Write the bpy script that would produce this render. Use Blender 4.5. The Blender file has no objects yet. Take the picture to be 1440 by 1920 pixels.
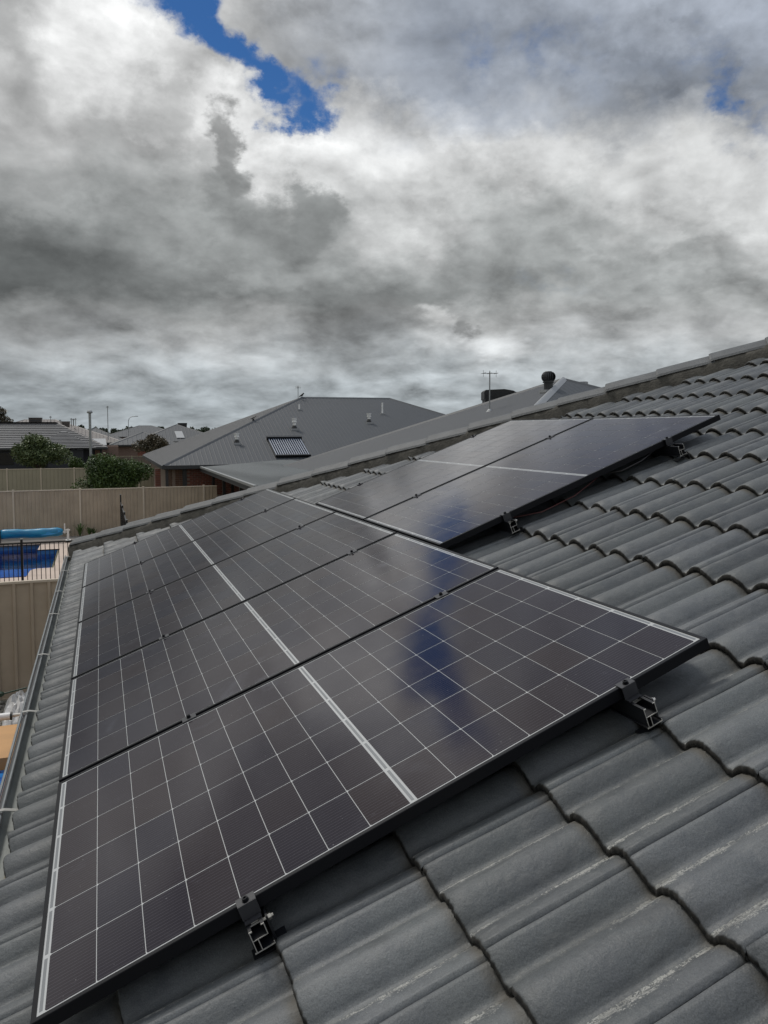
import bpy, bmesh, math, random
import numpy as np
from mathutils import Vector, Matrix

S = bpy.context.scene
COL = S.collection
PI = math.pi
rnd = random.Random(7)

# ------------------------------------------------------------------ camera
YAW, PIT, ROL, FPX = 0.342143, -0.057572, -0.003634, 1477.127
GZ = 2.88                                   # height of the panel datum above ground
CAM = np.array([0.157427, -1.637125, 1.169453 + GZ])
PPX, PPY = 714.706, 891.301
PITCH = 0.360358                            # roof pitch

def cam_basis():
    f = np.array([math.sin(YAW) * math.cos(PIT), math.cos(YAW) * math.cos(PIT), math.sin(PIT)])
    r = np.cross(f, [0, 0, 1]); r /= np.linalg.norm(r); u = np.cross(r, f)
    c, s = math.cos(ROL), math.sin(ROL)
    return c * r + s * u, -s * r + c * u, f
RR, RU, RF = cam_basis()

def ray(px, py):
    return RR * ((px - PPX) / FPX) - RU * ((py - PPY) / FPX) + RF
def atY(px, py, Y):
    d = ray(px, py); return CAM + d * ((Y - CAM[1]) / d[1])
def atD(px, py, t):
    return CAM + ray(px, py) * t
def project(P):
    d = np.asarray(P, float) - CAM
    z = d @ RF
    return PPX + FPX * (d @ RR) / z, PPY - FPX * (d @ RU) / z, z

cam = bpy.data.cameras.new('camera')
co = bpy.data.objects.new('camera', cam); COL.objects.link(co)
co.matrix_world = Matrix(((RR[0], RU[0], -RF[0], CAM[0]), (RR[1], RU[1], -RF[1], CAM[1]), (RR[2], RU[2], -RF[2], CAM[2]), (0, 0, 0, 1)))
cam.sensor_fit = 'VERTICAL'; cam.sensor_height = 36.0; cam.lens = 36.0 * FPX / 1920.0
cam.shift_x = (720 - PPX) / 1920.0; cam.shift_y = (PPY - 960) / 1920.0
cam.clip_start = 0.02; cam.clip_end = 3000
S.camera = co
S.render.resolution_x = 768; S.render.resolution_y = 1024
S.view_settings.view_transform = 'Standard'; S.view_settings.look = 'None'
S.view_settings.exposure = 0.32; S.view_settings.gamma = 1.0; S.view_settings.use_curve_mapping = False

# ------------------------------------------------------------------ node helper
class NT:
    def __init__(s, tree): s.t = tree; s.n = tree.nodes; s.l = tree.links
    def node(s, typ, **kw):
        n = s.n.new(typ)
        for k, v in kw.items(): setattr(n, k, v)
        return n
    def link(s, a, b): s.l.new(a, b)
    def setin(s, sock, v):
        if hasattr(v, 'is_output') or isinstance(v, bpy.types.NodeSocket): s.l.new(v, sock)
        else: sock.default_value = v
    def math(s, op, a, b=None, c=None, clamp=False):
        n = s.n.new('ShaderNodeMath'); n.operation = op; n.use_clamp = clamp
        s.setin(n.inputs[0], a)
        if b is not None: s.setin(n.inputs[1], b)
        if c is not None: s.setin(n.inputs[2], c)
        return n.outputs[0]
    def vmath(s, op, a, b=None, scale=None):
        n = s.n.new('ShaderNodeVectorMath'); n.operation = op
        s.setin(n.inputs[0], a)
        if b is not None: s.setin(n.inputs[1], b)
        if scale is not None: s.setin(n.inputs['Scale'], scale)
        return n.outputs['Value'] if op in ('LENGTH', 'DOT_PRODUCT') else n.outputs[0]
    def noise(s, vec, scale, detail=4, rough=0.55, dist=0.0, out='Fac'):
        n = s.n.new('ShaderNodeTexNoise'); s.setin(n.inputs['Vector'], vec)
        n.inputs['Scale'].default_value = scale; n.inputs['Detail'].default_value = detail
        n.inputs['Roughness'].default_value = rough; n.inputs['Distortion'].default_value = dist
        return n.outputs[out]
    def ramp(s, v, a, b, lo=0.0, hi=1.0, smooth=True):
        n = s.n.new('ShaderNodeMapRange'); n.interpolation_type = 'SMOOTHSTEP' if smooth else 'LINEAR'
        s.setin(n.inputs[0], v)
        for i, x in zip((1, 2, 3, 4), (a, b, lo, hi)): s.setin(n.inputs[i], x)
        return n.outputs[0]
    def mix(s, f, a, b, mode='MIX'):
        n = s.n.new('ShaderNodeMix'); n.data_type = 'RGBA'; n.blend_type = mode
        s.setin(n.inputs[0], f); s.setin(n.inputs[6], a); s.setin(n.inputs[7], b)
        return n.outputs[2]
def c4(c): return (c[0], c[1], c[2], 1.0)

# ------------------------------------------------------------------ world: blue sky behind broken cloud
SUN_EL, SUN_AZ = math.radians(56), math.radians(-28)     # azimuth from +Y towards +X
def build_world():
    w = bpy.data.worlds.new('World'); S.world = w; w.use_nodes = True
    w.node_tree.nodes.clear(); T = NT(w.node_tree)
    sky = T.node('ShaderNodeTexSky', sky_type='NISHITA'); sky.sun_disc = False
    sky.sun_elevation = SUN_EL; sky.sun_rotation = SUN_AZ
    sky.air_density = 1.0; sky.dust_density = 0.0; sky.ozone_density = 6.0
    tc = T.node('ShaderNodeTexCoord').outputs['Generated']
    dirn = T.vmath('NORMALIZE', tc)
    sp = T.node('ShaderNodeSeparateXYZ'); T.link(dirn, sp.inputs[0])
    X, Y, Z = sp.outputs
    zc = T.math('MAXIMUM', Z, 0.0)
    gz = T.math('ADD', Z, T.math('MULTIPLY', T.math('LOGARITHM', T.math('ADD', zc, 0.035), math.e), 0.15))   # cloud layers flatten towards the horizon
    qm = T.node('ShaderNodeCombineXYZ'); T.link(X, qm.inputs[0]); T.link(Y, qm.inputs[1]); T.link(gz, qm.inputs[2])
    Q = T.vmath('SCALE', qm.outputs[0], scale=2.6)
    az = T.math('MULTIPLY', T.math('ARCTAN2', X, Y), 180 / PI)
    el = T.math('MULTIPLY', T.math('ARCSINE', Z), 180 / PI)
    w1 = T.noise(Q, 3.2, 3, 0.5, 0, 'Color'); w2 = T.noise(Q, 11.0, 6, 0.62, 0, 'Color')
    wv = T.vmath('ADD', T.vmath('SCALE', T.vmath('SUBTRACT', w1, (.5, .5, .5)), scale=7.5), T.vmath('SCALE', T.vmath('SUBTRACT', w2, (.5, .5, .5)), scale=4.2))
    damp = T.ramp(el, 1.0, 15.0, 0.30, 1.0)
    s3 = T.node('ShaderNodeSeparateXYZ'); T.link(wv, s3.inputs[0])
    ae = T.node('ShaderNodeCombineXYZ')
    T.link(T.math('ADD', az, s3.outputs[0]), ae.inputs[0])
    T.link(T.math('ADD', el, T.math('MULTIPLY', s3.outputs[1], damp)), ae.inputs[1])
    AE = ae.outputs[0]
    def blob(px, py, rx, ry, rot=0.0, soft=1.0, vec=AE):
        d = ray(px, py); d = d / np.linalg.norm(d)
        A = math.degrees(math.atan2(d[0], d[1])); E = math.degrees(math.asin(d[2]))
        k = FPX * PI / 180
        m = T.node('ShaderNodeMapping', vector_type='TEXTURE'); T.link(vec, m.inputs[0])
        m.inputs['Location'].default_value = (A, E, 0); m.inputs['Rotation'].default_value = (0, 0, math.radians(rot))
        m.inputs['Scale'].default_value = (rx / k, ry / k, 1)
        return T.ramp(T.vmath('LENGTH', m.outputs[0]), 1.0, 1.0 - soft, 0.0, 1.0)
    # brightness of the cloud deck by compass direction: one colour ramp per elevation, blended between them
    azw, elw = T.math('ADD', az, s3.outputs[0]), T.math('ADD', el, T.math('MULTIPLY', s3.outputs[1], damp))
    A0, A1, NA = -8.0, 48.0, 29
    fa = T.ramp(azw, A0, A1, 0.0, 1.0, False)
    rows = [0.0, 1.6, 3.2, 4.8, 6.4, 8.0, 9.6, 11.4, 13.2, 15.0, 17.0, 19.0, 21.0, 23.0, 25.0, 27.5, 31.0]
    col = None
    for k, E_ in enumerate(rows):
        rp = T.node('ShaderNodeValToRGB'); T.link(fa, rp.inputs[0]); cr = rp.color_ramp; cr.interpolation = 'B_SPLINE'
        cr.elements.remove(cr.elements[1])
        for q_ in range(NA):
            A_ = math.radians(A0 + (A1 - A0) * q_ / (NA - 1)); e_ = math.radians(E_)
            px, py, _z = project(CAM + 100 * np.array([math.sin(A_) * math.cos(e_), math.cos(A_) * math.cos(e_), math.sin(e_)]))
            g_ = sky_tone(px, py)
            el_ = cr.elements[0] if q_ == 0 else cr.elements.new(q_ / (NA - 1))
            el_.position = q_ / (NA - 1); el_.color = (*g_, 1)
        if col is None: col = rp.outputs[0]
        else: col = T.mix(T.ramp(elw, rows[k - 1], E_, 0, 1, False), col, rp.outputs[0])
    for (px, py, rx, ry, rot, val, op, soft) in SKY_MASSES:
        b = blob(px, py, rx, ry, rot, soft)
        col = T.mix(T.math('MULTIPLY', b, op), col, c4(sky_lin(val, px, py)))
    L = 1.0
    n1 = T.noise(Q, 4.6, 6, 0.55, 0.2)
    n1b = T.noise(T.vmath('ADD', Q, (-0.03, 0.05, -0.07)), 4.6, 6, 0.55, 0.2)
    n2 = T.noise(Q, 10.0, 5, 0.60, 0.2)
    def billow(vec):
        v_ = T.node('ShaderNodeTexVoronoi', feature='F1'); v_.normalize = False
        T.link(T.vmath('ADD', vec, T.vmath('SCALE', w2, scale=0.16)), v_.inputs['Vector']); v_.inputs['Scale'].default_value = 4.6
        v_.inputs['Detail'].default_value = 2; v_.inputs['Roughness'].default_value = 0.45
        return v_.outputs['Distance']
    bil = T.math('SUBTRACT', billow(T.vmath('ADD', Q, (-0.008, 0.012, -0.030))), billow(Q))
    rel = T.math('MULTIPLY', T.math('SUBTRACT', n1, n1b), T.ramp(el, 2, 14, 1.3, 0.95))
    L = T.math('ADD', 1.0, T.math('MULTIPLY', T.math('SUBTRACT', n1, 0.5), T.ramp(el, 3, 14, 0.85, 0.30)))
    L = T.math('ADD', L, rel)
    L = T.math('ADD', L, T.math('MULTIPLY', bil, T.math('MULTIPLY', T.ramp(el, 1, 6, 0.5, 1.0), T.ramp(T.noise(Q, 2.1, 3, .5), .42, .62, 0.10, 0.55))))
    L = T.math('ADD', L, T.math('MULTIPLY', T.math('SUBTRACT', n2, 0.5), T.ramp(el, 2, 14, 0.45, 0.20)))
    n3 = T.noise(Q, 1.4, 4, 0.5, 0.0)
    out = T.ramp(T.math('ABSOLUTE', T.math('SUBTRACT', az, 19.0)), 44, 70, 0.0, 1.0)
    out = T.math('MAXIMUM', out, T.ramp(el, 33, 50))
    L = T.math('ADD', L, T.math('MULTIPLY', out, T.math('ADD', T.ramp(el, 35, 55, 0.25, 0.9), T.math('MULTIPLY', T.math('SUBTRACT', n3, 0.5), 2.4))))
    L = T.math('MAXIMUM', L, 0.35)
    cloud = T.mix(1.0, col, T.vmath('SCALE', (1, 1, 1), scale=L), 'MULTIPLY')
    # gaps of blue
    M = None
    for (px, py, rx, ry, rot, amt, soft) in BLUE_BLOBS:
        b = blob(px, py, rx, ry, rot, soft)
        M = T.math('MULTIPLY_ADD', b, amt, 0.0 if M is None else M)
    gap = T.math('MULTIPLY', T.ramp(T.noise(Q, 1.7, 4, 0.6, 0.2), 0.60, 0.70, 0.0, 0.8), T.math('MULTIPLY', out, T.ramp(el, 10, 25)))
    M = T.math('MAXIMUM', T.math('ADD', M, T.math('MULTIPLY', T.math('SUBTRACT', n2, 0.5), T.math('MULTIPLY', T.ramp(M, 0, .3), 1.6))), gap)
    M = T.ramp(M, 0.06, 1.25)
    bg1 = T.node('ShaderNodeBackground'); T.link(T.mix(1.0, sky.outputs[0], c4((0.47, 0.78, 1.06)), 'MULTIPLY'), bg1.inputs[0]); bg1.inputs[1].default_value = 0.05
    bg2 = T.node('ShaderNodeBackground'); T.link(cloud, bg2.inputs[0]); bg2.inputs[1].default_value = 1.0
    mx = T.node('ShaderNodeMixShader'); T.link(M, mx.inputs[0]); T.link(bg2.outputs[0], mx.inputs[1]); T.link(bg1.outputs[0], mx.inputs[2])
    wo = T.node('ShaderNodeOutputWorld'); T.link(mx.outputs[0], wo.inputs[0])
    w.cycles.sampling_method = 'MANUAL'; w.cycles.sample_map_resolution = 512

SKY_TONES = {   # grey levels of the clouds, (column, level) for rows down the photograph
    -60: [(0, 150), (200, 215), (500, 160), (900, 150), (1200, 160), (1440, 150)],
    25: [(0, 150), (50, 150), (110, 205), (200, 228), (300, 205), (500, 158), (700, 152), (900, 138), (1100, 160), (1300, 160), (1430, 150)],
    90: [(0, 180), (50, 145), (110, 205), (200, 226), (290, 212), (480, 150), (600, 148), (700, 155), (820, 140), (950, 138), (1100, 138), (1250, 130), (1400, 145)],
    150: [(0, 185), (60, 145), (120, 195), (190, 218), (260, 205), (330, 190), (600, 140), (700, 150), (800, 146), (950, 155), (1100, 148), (1250, 125), (1400, 135)],
    215: [(30, 160), (90, 165), (170, 185), (230, 185), (300, 150), (370, 208), (450, 215), (560, 150), (620, 180), (700, 185), (850, 170), (1000, 160), (1150, 135), (1300, 125), (1430, 135)],
    255: [(30, 158), (150, 160), (300, 150), (360, 200), (500, 220), (600, 205), (720, 200), (880, 185), (1000, 168), (1120, 150), (1250, 165), (1300, 185), (1430, 150)],
    300: [(30, 150), (200, 156), (300, 152), (350, 178), (430, 140), (500, 214), (570, 218), (650, 206), (750, 202), (850, 198), (1000, 208), (1050, 212), (1150, 190), (1300, 192), (1430, 185)],
    370: [(30, 135), (150, 150), (300, 150), (400, 138), (470, 150), (540, 145), (620, 200), (700, 200), (830, 180), (950, 165), (1050, 175), (1130, 205), (1250, 175), (1330, 190), (1430, 195)],
    430: [(0, 105), (130, 122), (270, 135), (330, 150), (430, 140), (510, 135), (590, 140), (650, 180), (750, 180), (830, 190), (900, 155), (1000, 148), (1100, 150), (1200, 185), (1300, 178), (1430, 190)],
    475: [(0, 96), (150, 104), (300, 122), (380, 140), (450, 160), (560, 130), (650, 160), (760, 165), (850, 150), (1000, 140), (1100, 158), (1250, 160), (1430, 170)],
    520: [(0, 96), (150, 100), (260, 112), (400, 132), (500, 136), (650, 138), (800, 138), (950, 130), (1060, 160), (1130, 150), (1250, 140), (1430, 152)],
    560: [(0, 112), (150, 114), (300, 112), (450, 122), (600, 120), (720, 116), (830, 120), (950, 130), (1100, 135), (1250, 145), (1340, 160), (1430, 160)],
    600: [(0, 140), (60, 168), (150, 125), (280, 135), (400, 148), (500, 140), (600, 118), (700, 104), (780, 130), (830, 165), (900, 168), (1000, 158), (1150, 145), (1300, 160), (1430, 165)],
    640: [(0, 120), (100, 118), (200, 135), (320, 158), (440, 160), (550, 138), (700, 112), (780, 158), (870, 170), (940, 190), (1050, 158), (1200, 160), (1430, 150)],
    690: [(0, 140), (100, 160), (200, 162), (300, 145), (400, 168), (500, 152), (650, 140), (740, 140), (850, 138), (950, 150), (1100, 150), (1300, 150)],
    730: [(0, 135), (200, 140), (400, 145), (600, 138), (760, 165), (900, 140), (1100, 145)],
    770: [(0, 132), (200, 136), (400, 134), (700, 140), (1000, 145)],
    805: [(0, 142), (400, 142), (800, 145), (1400, 145)],
}
_TS = np.array([(x, y, v) for y, row in SKY_TONES.items() for x, v in row], float)
def sky_grey(px, py):
    ys = sorted(SKY_TONES); py = min(max(py, ys[0]), ys[-1])
    k = min(max(np.searchsorted(ys, py), 1), len(ys) - 1)
    f = (py - ys[k - 1]) / (ys[k] - ys[k - 1])
    a, b = [np.interp(px, [q[0] for q in SKY_TONES[y]], [q[1] for q in SKY_TONES[y]]) for y in (ys[k - 1], ys[k])]
    return a * (1 - f) + b * f
def sky_lin(v, px, py):
    v = 142 + (v - 140) * 1.08 + 16 * max(0, min(1, (py - 560) / 160))
    c = np.array([v, v, v], float)
    c += np.array([-1, 0, 0])
    blue = max(0, min(1, (px - 450) / 350)) * max(0, min(1, (300 - py) / 150))        # mauve-blue veil at the upper right
    c += blue * np.array([-7, -1, 10]) * (1.0 if v < 185 else 0.3)
    left = max(0, min(1, (py - 250) / 150)) * max(0, min(1, (620 - py) / 60)) * (1 if v < 170 else .4)
    c += left * np.array([-2, 0, 0])
    low = max(0, min(1, (py - 600) / 130)); c += low * np.array([-6, 0, 4])
    return tuple(((c / 255 + .055) / 1.055) ** 2.4 / 1.07)
def sky_tone(px, py): return sky_lin(sky_grey(px, py), px, py)
SKY_MASSES = [   # clouds with a clear edge: centre, radii, rotation, grey level, opacity, softness
    (395, 215, 85, 50, -35, 210, .7, .7), (480, 290, 80, 48, -40, 216, .7, .7),
    (428, 285, 48, 72, 15, 126, .85, .5), (450, 390, 80, 110, 25, 130, .6, .7), (565, 415, 85, 66, -30, 126, .8, .5), (500, 470, 150, 50, 0, 130, .6, .7), (300, 200, 60, 60, 0, 165, .4, .8),
    (825, 590, 60, 26, -20, 180, .7, .8), (890, 608, 36, 32, -40, 112, .7, .7),
    (925, 648, 90, 26, -5, 192, .6, .9),
]
BLUE_BLOBS = [
    (372, 20, 70, 95, 20, 1.0, 0.9), (425, 92, 78, 62, -35, 1.0, 0.9), (480, 148, 80, 60, -35, 1.0, 0.9), (535, 190, 90, 62, -25, .85, 0.9), (590, 222, 75, 42, 0, 0.9, 0.9), (330, -60, 110, 90, 20, 1.0, 0.7), (300, -160, 80, 90, 0, 0.8, 0.8),
    (1335, 215, 50, 60, 0, 0.80, 1.0), (1320, 120, 110, 120, 0, 0.36, 1.0), (940, 70, 190, 80, 0, 0.34, 1.0), (1420, 240, 70, 70, 0, 0.3, 1.0), (1020, 545, 180, 26, -8, 0.16, 1.0), (860, 555, 60, 18, 0, 0.12, 1.0), (620, 160, 90, 70, 0, 0.35, 1.0), (1100, 100, 200, 80, 0, 0.2, 1.0),
]
build_world()

sun = bpy.data.lights.new('sun', 'SUN'); sun.energy = 1.5; sun.angle = math.radians(12); sun.color = (1.0, 0.96, 0.9)
so = bpy.data.objects.new('sun', sun); COL.objects.link(so)
sd = Vector((math.sin(SUN_AZ) * math.cos(SUN_EL), math.cos(SUN_AZ) * math.cos(SUN_EL), math.sin(SUN_EL)))
so.rotation_euler = (-sd).to_track_quat('-Z', 'Y').to_euler()

# ------------------------------------------------------------------ materials
def mat(name, col, rough=0.6, metal=0.0, var=0.0, vscale=3.0, col2=None, bump=0.0, bscale=40.0, spec=0.5, detail=5, stretch=None):
    m = bpy.data.materials.new(name); m.use_nodes = True; T = NT(m.node_tree)
    b = T.n['Principled BSDF']; b.inputs['Roughness'].default_value = rough; b.inputs['Metallic'].default_value = metal
    b.inputs['Specular IOR Level'].default_value = spec
    b.inputs['Base Color'].default_value = c4(col)
    pos = T.node('ShaderNodeNewGeometry').outputs['Position']
    if stretch: pos = T.vmath('MULTIPLY', pos, stretch)
    if col2 is not None or var:
        c2 = col2 if col2 is not None else tuple(x * (1 - var) for x in col)
        f = T.ramp(T.noise(pos, vscale, detail, 0.6), 0.35, 0.65)
        base = T.mix(f, c4(col), c4(c2))
        T.link(base, b.inputs['Base Color'])
    if bump:
        bn = T.node('ShaderNodeBump'); bn.inputs['Strength'].default_value = bump; bn.inputs['Distance'].default_value = 0.01
        T.link(T.noise(pos, bscale, 4, 0.6), bn.inputs['Height']); T.link(bn.outputs[0], b.inputs['Normal'])
    return m

def tile_material():
    m = bpy.data.materials.new('charcoal_roof_tile'); m.use_nodes = True; T = NT(m.node_tree)
    b = T.n['Principled BSDF']
    pos = T.node('ShaderNodeNewGeometry').outputs['Position']
    uv = T.node('ShaderNodeUVMap'); uv.uv_map = 'tile'
    sx = T.node('ShaderNodeSeparateXYZ'); T.link(uv.outputs[0], sx.inputs[0])
    t, du = sx.outputs[0], sx.outputs[1]
    oi = T.node('ShaderNodeObjectInfo').outputs['Random']
    ri = T.node('ShaderNodeNewGeometry').outputs['Random Per Island']
    r = T.math('FRACT', T.math('ADD', oi, ri))
    big = T.noise(pos, 2.2, 5, 0.6)
    fine = T.noise(pos, 60, 5, 0.65)
    mid = T.noise(pos, 13, 6, 0.65)
    base = T.mix(T.ramp(mid, .35, .65), c4((0.076, 0.083, 0.090)), c4((0.106, 0.113, 0.119)))
    base = T.mix(T.math('MULTIPLY', T.ramp(big, .42, .62), .5), base, c4((0.098, 0.108, 0.108)))
    tone = T.ramp(r, 0, 1, 0.80, 1.18, False)
    base = T.mix(1.0, base, T.vmath('SCALE', (1, 1, 1), scale=tone), 'MULTIPLY')
    # lichen speckle along the rise of every roll, and worn dust in the pans
    ph = T.math('FRACT', t)
    band = T.math('MULTIPLY', T.ramp(ph, 0.70, 0.90), T.ramp(ph, 1.0, 0.985))
    band2 = T.math('MAXIMUM', T.ramp(ph, 0.90, 0.96), T.ramp(ph, 0.05, 0.02))
    reg = T.ramp(T.noise(pos, 3.1, 4, 0.6), 0.34, 0.58)
    sp = T.noise(pos, 260, 4, 0.75)
    sp2 = T.noise(T.vmath('MULTIPLY', pos, (.6, 1, .6)), 95, 6, 0.8)
    wide = T.math('MULTIPLY', T.ramp(ph, 0.45, 0.85), T.ramp(ph, 1.0, 0.985))
    thr = T.math('SUBTRACT', 0.662, T.math('MULTIPLY', T.math('MULTIPLY', wide, T.math('ADD', .45, reg)), 0.150))
    spk = T.ramp(T.math('ADD', T.math('MULTIPLY', sp, .5), T.math('MULTIPLY', sp2, .5)), thr, T.math('ADD', thr, 0.05))
    spk = T.math('MINIMUM', spk, 0.8)
    base = T.mix(spk, base, c4((0.40, 0.40, 0.375)))
    dust = T.math('MULTIPLY', T.math('MAXIMUM', T.math('MULTIPLY', band, .6), T.math('MULTIPLY', band2, T.ramp(mid, .38, .56))), T.ramp(sp2, .44, .60, 0, .42))
    base = T.mix(dust, base, c4((0.17, 0.17, 0.155)))
    grit = T.noise(pos, 420, 2, .6)
    base = T.mix(1.0, base, T.vmath('SCALE', (1, 1, 1), scale=T.ramp(grit, .3, .7, .72, 1.28, False)), 'MULTIPLY')
    stain = T.noise(T.vmath('MULTIPLY', pos, (.8, 2.6, .8)), 4.5, 6, .65, .8)
    base = T.mix(T.ramp(stain, .53, .66, 0, .42), base, c4((0.052, 0.055, 0.057)))
    scr = T.noise(T.vmath('MULTIPLY', pos, (2.0, 9.0, 2.0)), 3.4, 7, 0.7, 0.6)
    base = T.mix(T.ramp(scr, .55, .70, 0, .38), base, c4((0.17, 0.175, 0.17)))
    # brown silt just above the next course, bare front edge with the gap's shade painted in
    silt = T.math('MULTIPLY', T.ramp(du, 0.80, 0.97), T.ramp(mid, .36, .6, .25, .85))
    base = T.mix(silt, base, c4((0.075, 0.068, 0.055)))
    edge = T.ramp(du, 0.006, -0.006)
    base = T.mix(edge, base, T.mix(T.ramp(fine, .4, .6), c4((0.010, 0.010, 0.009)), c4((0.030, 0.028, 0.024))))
    T.link(base, b.inputs['Base Color'])
    rg = T.ramp(mid, .3, .7, .50, .66)
    T.link(T.math('ADD', rg, T.math('MULTIPLY', T.math('ADD', spk, edge), .4)), b.inputs['Roughness'])
    b.inputs['Specular IOR Level'].default_value = 0.5
    bn = T.node('ShaderNodeBump'); bn.inputs['Strength'].default_value = 0.55; bn.inputs['Distance'].default_value = 0.004
    h = T.math('ADD', T.math('MULTIPLY', fine, 0.8), T.math('ADD', T.math('MULTIPLY', T.noise(pos, 190, 3, .6), .35), T.math('MULTIPLY', T.noise(pos, 22, 3, .5), 1.2)))
    h = T.math('ADD', h, T.math('MULTIPLY', spk, .5))
    T.link(h, bn.inputs['Height']); T.link(bn.outputs[0], b.inputs['Normal'])
    return m

def cell_material():
    m = bpy.data.materials.new('silicon_cell_under_glass'); m.use_nodes = True; T = NT(m.node_tree)
    b = T.n['Principled BSDF']
    tc = T.node('ShaderNodeTexCoord').outputs['Object']
    s = T.node('ShaderNodeSeparateXYZ'); T.link(tc, s.inputs[0])
    f = T.math('FRACT', T.math('ADD', T.math('DIVIDE', s.outputs[1], 0.1804 / 16.0), 0.0))
    d = T.math('ABSOLUTE', T.math('SUBTRACT', f, 0.5))
    line = T.ramp(d, 0.065, 0.03)
    gx = T.math('FRACT', T.math('DIVIDE', s.outputs[0], 0.0013))
    pos = T.node('ShaderNodeNewGeometry').outputs['Position']
    r = T.node('ShaderNodeObjectInfo').outputs['Random']
    base = T.mix(r, c4((0.006, 0.0045, 0.013)), c4((0.015, 0.0085, 0.011)))
    base = T.mix(T.math('MULTIPLY', line, 0.85), base, c4((0.065, 0.060, 0.072)))
    sm = T.noise(pos, 5.5, 4, 0.6, 0.5); sm2 = T.noise(pos, 1.3, 3, .5)
    dust = T.math('ADD', T.math('MULTIPLY', T.ramp(sm, 0.56, 0.75), T.ramp(sm2, .46, .62)), T.math('MULTIPLY', T.ramp(T.noise(T.vmath('MULTIPLY', pos, (1.0, 3.0, 1.0)), 14, 5, .7, 1.5), .60, .70), .35))
    sp = T.ramp(T.noise(pos, 140, 2, 0.5), 0.74, 0.78)
    base = T.mix(T.math('ADD', T.math('MULTIPLY', dust, 0.11), 0.012), base, c4((0.28, 0.30, 0.36)))
    base = T.mix(T.math('MULTIPLY', sp, 0.35), base, c4((0.4, 0.4, 0.4)))
    T.link(base, b.inputs['Base Color'])
    T.link(T.ramp(sm, .3, .8, 0.08, 0.14), b.inputs['Roughness'])
    b.inputs['IOR'].default_value = 1.46; b.inputs['Specular Tint'].default_value = (1.0, 0.93, 0.86, 1)
    bn = T.node('ShaderNodeBump'); bn.inputs['Strength'].default_value = 0.04; bn.inputs['Distance'].default_value = 0.003
    T.link(T.noise(pos, 9, 2, .4), bn.inputs['Height']); T.link(bn.outputs[0], b.inputs['Normal'])
    return m

def water_material():
    m = bpy.data.materials.new('pool_water'); m.use_nodes = True; T = NT(m.node_tree)
    T.n.remove(T.n['Principled BSDF'])
    tr = T.node('ShaderNodeBsdfTransparent'); tr.inputs[0].default_value = (0.25, 0.62, 0.90, 1)
    gl = T.node('ShaderNodeBsdfGlossy'); gl.inputs['Roughness'].default_value = 0.03; gl.inputs[0].default_value = (1, 1, 1, 1)
    fr = T.node('ShaderNodeFresnel'); fr.inputs[0].default_value = 1.33
    bn = T.node('ShaderNodeBump'); bn.inputs['Strength'].default_value = 0.25; bn.inputs['Distance'].default_value = 0.02
    pos = T.node('ShaderNodeNewGeometry').outputs['Position']
    T.link(T.noise(pos, 5, 3, .5), bn.inputs['Height']); T.link(bn.outputs[0], fr.inputs['Normal']); T.link(bn.outputs[0], gl.inputs['Normal'])
    mx = T.node('ShaderNodeMixShader'); T.link(T.math('MULTIPLY', fr.outputs[0], 0.8), mx.inputs[0])
    T.link(tr.outputs[0], mx.inputs[1]); T.link(gl.outputs[0], mx.inputs[2])
    T.link(mx.outputs[0], T.n['Material Output'].inputs[0])
    return m

def leaf_material(name, c1, c2):
    m = bpy.data.materials.new(name); m.use_nodes = True; T = NT(m.node_tree)
    b = T.n['Principled BSDF']; pos = T.node('ShaderNodeNewGeometry').outputs['Position']
    ri = T.node('ShaderNodeNewGeometry').outputs['Random Per Island']
    base = T.mix(ri, c4(c1), c4(c2))
    base = T.mix(T.ramp(T.noise(pos, 1.6, 3, .5), .4, .62, 0, .6), base, c4(tuple(x * 1.5 for x in c2)))
    T.link(base, b.inputs['Base Color']); b.inputs['Roughness'].default_value = 0.55
    return m

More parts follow.
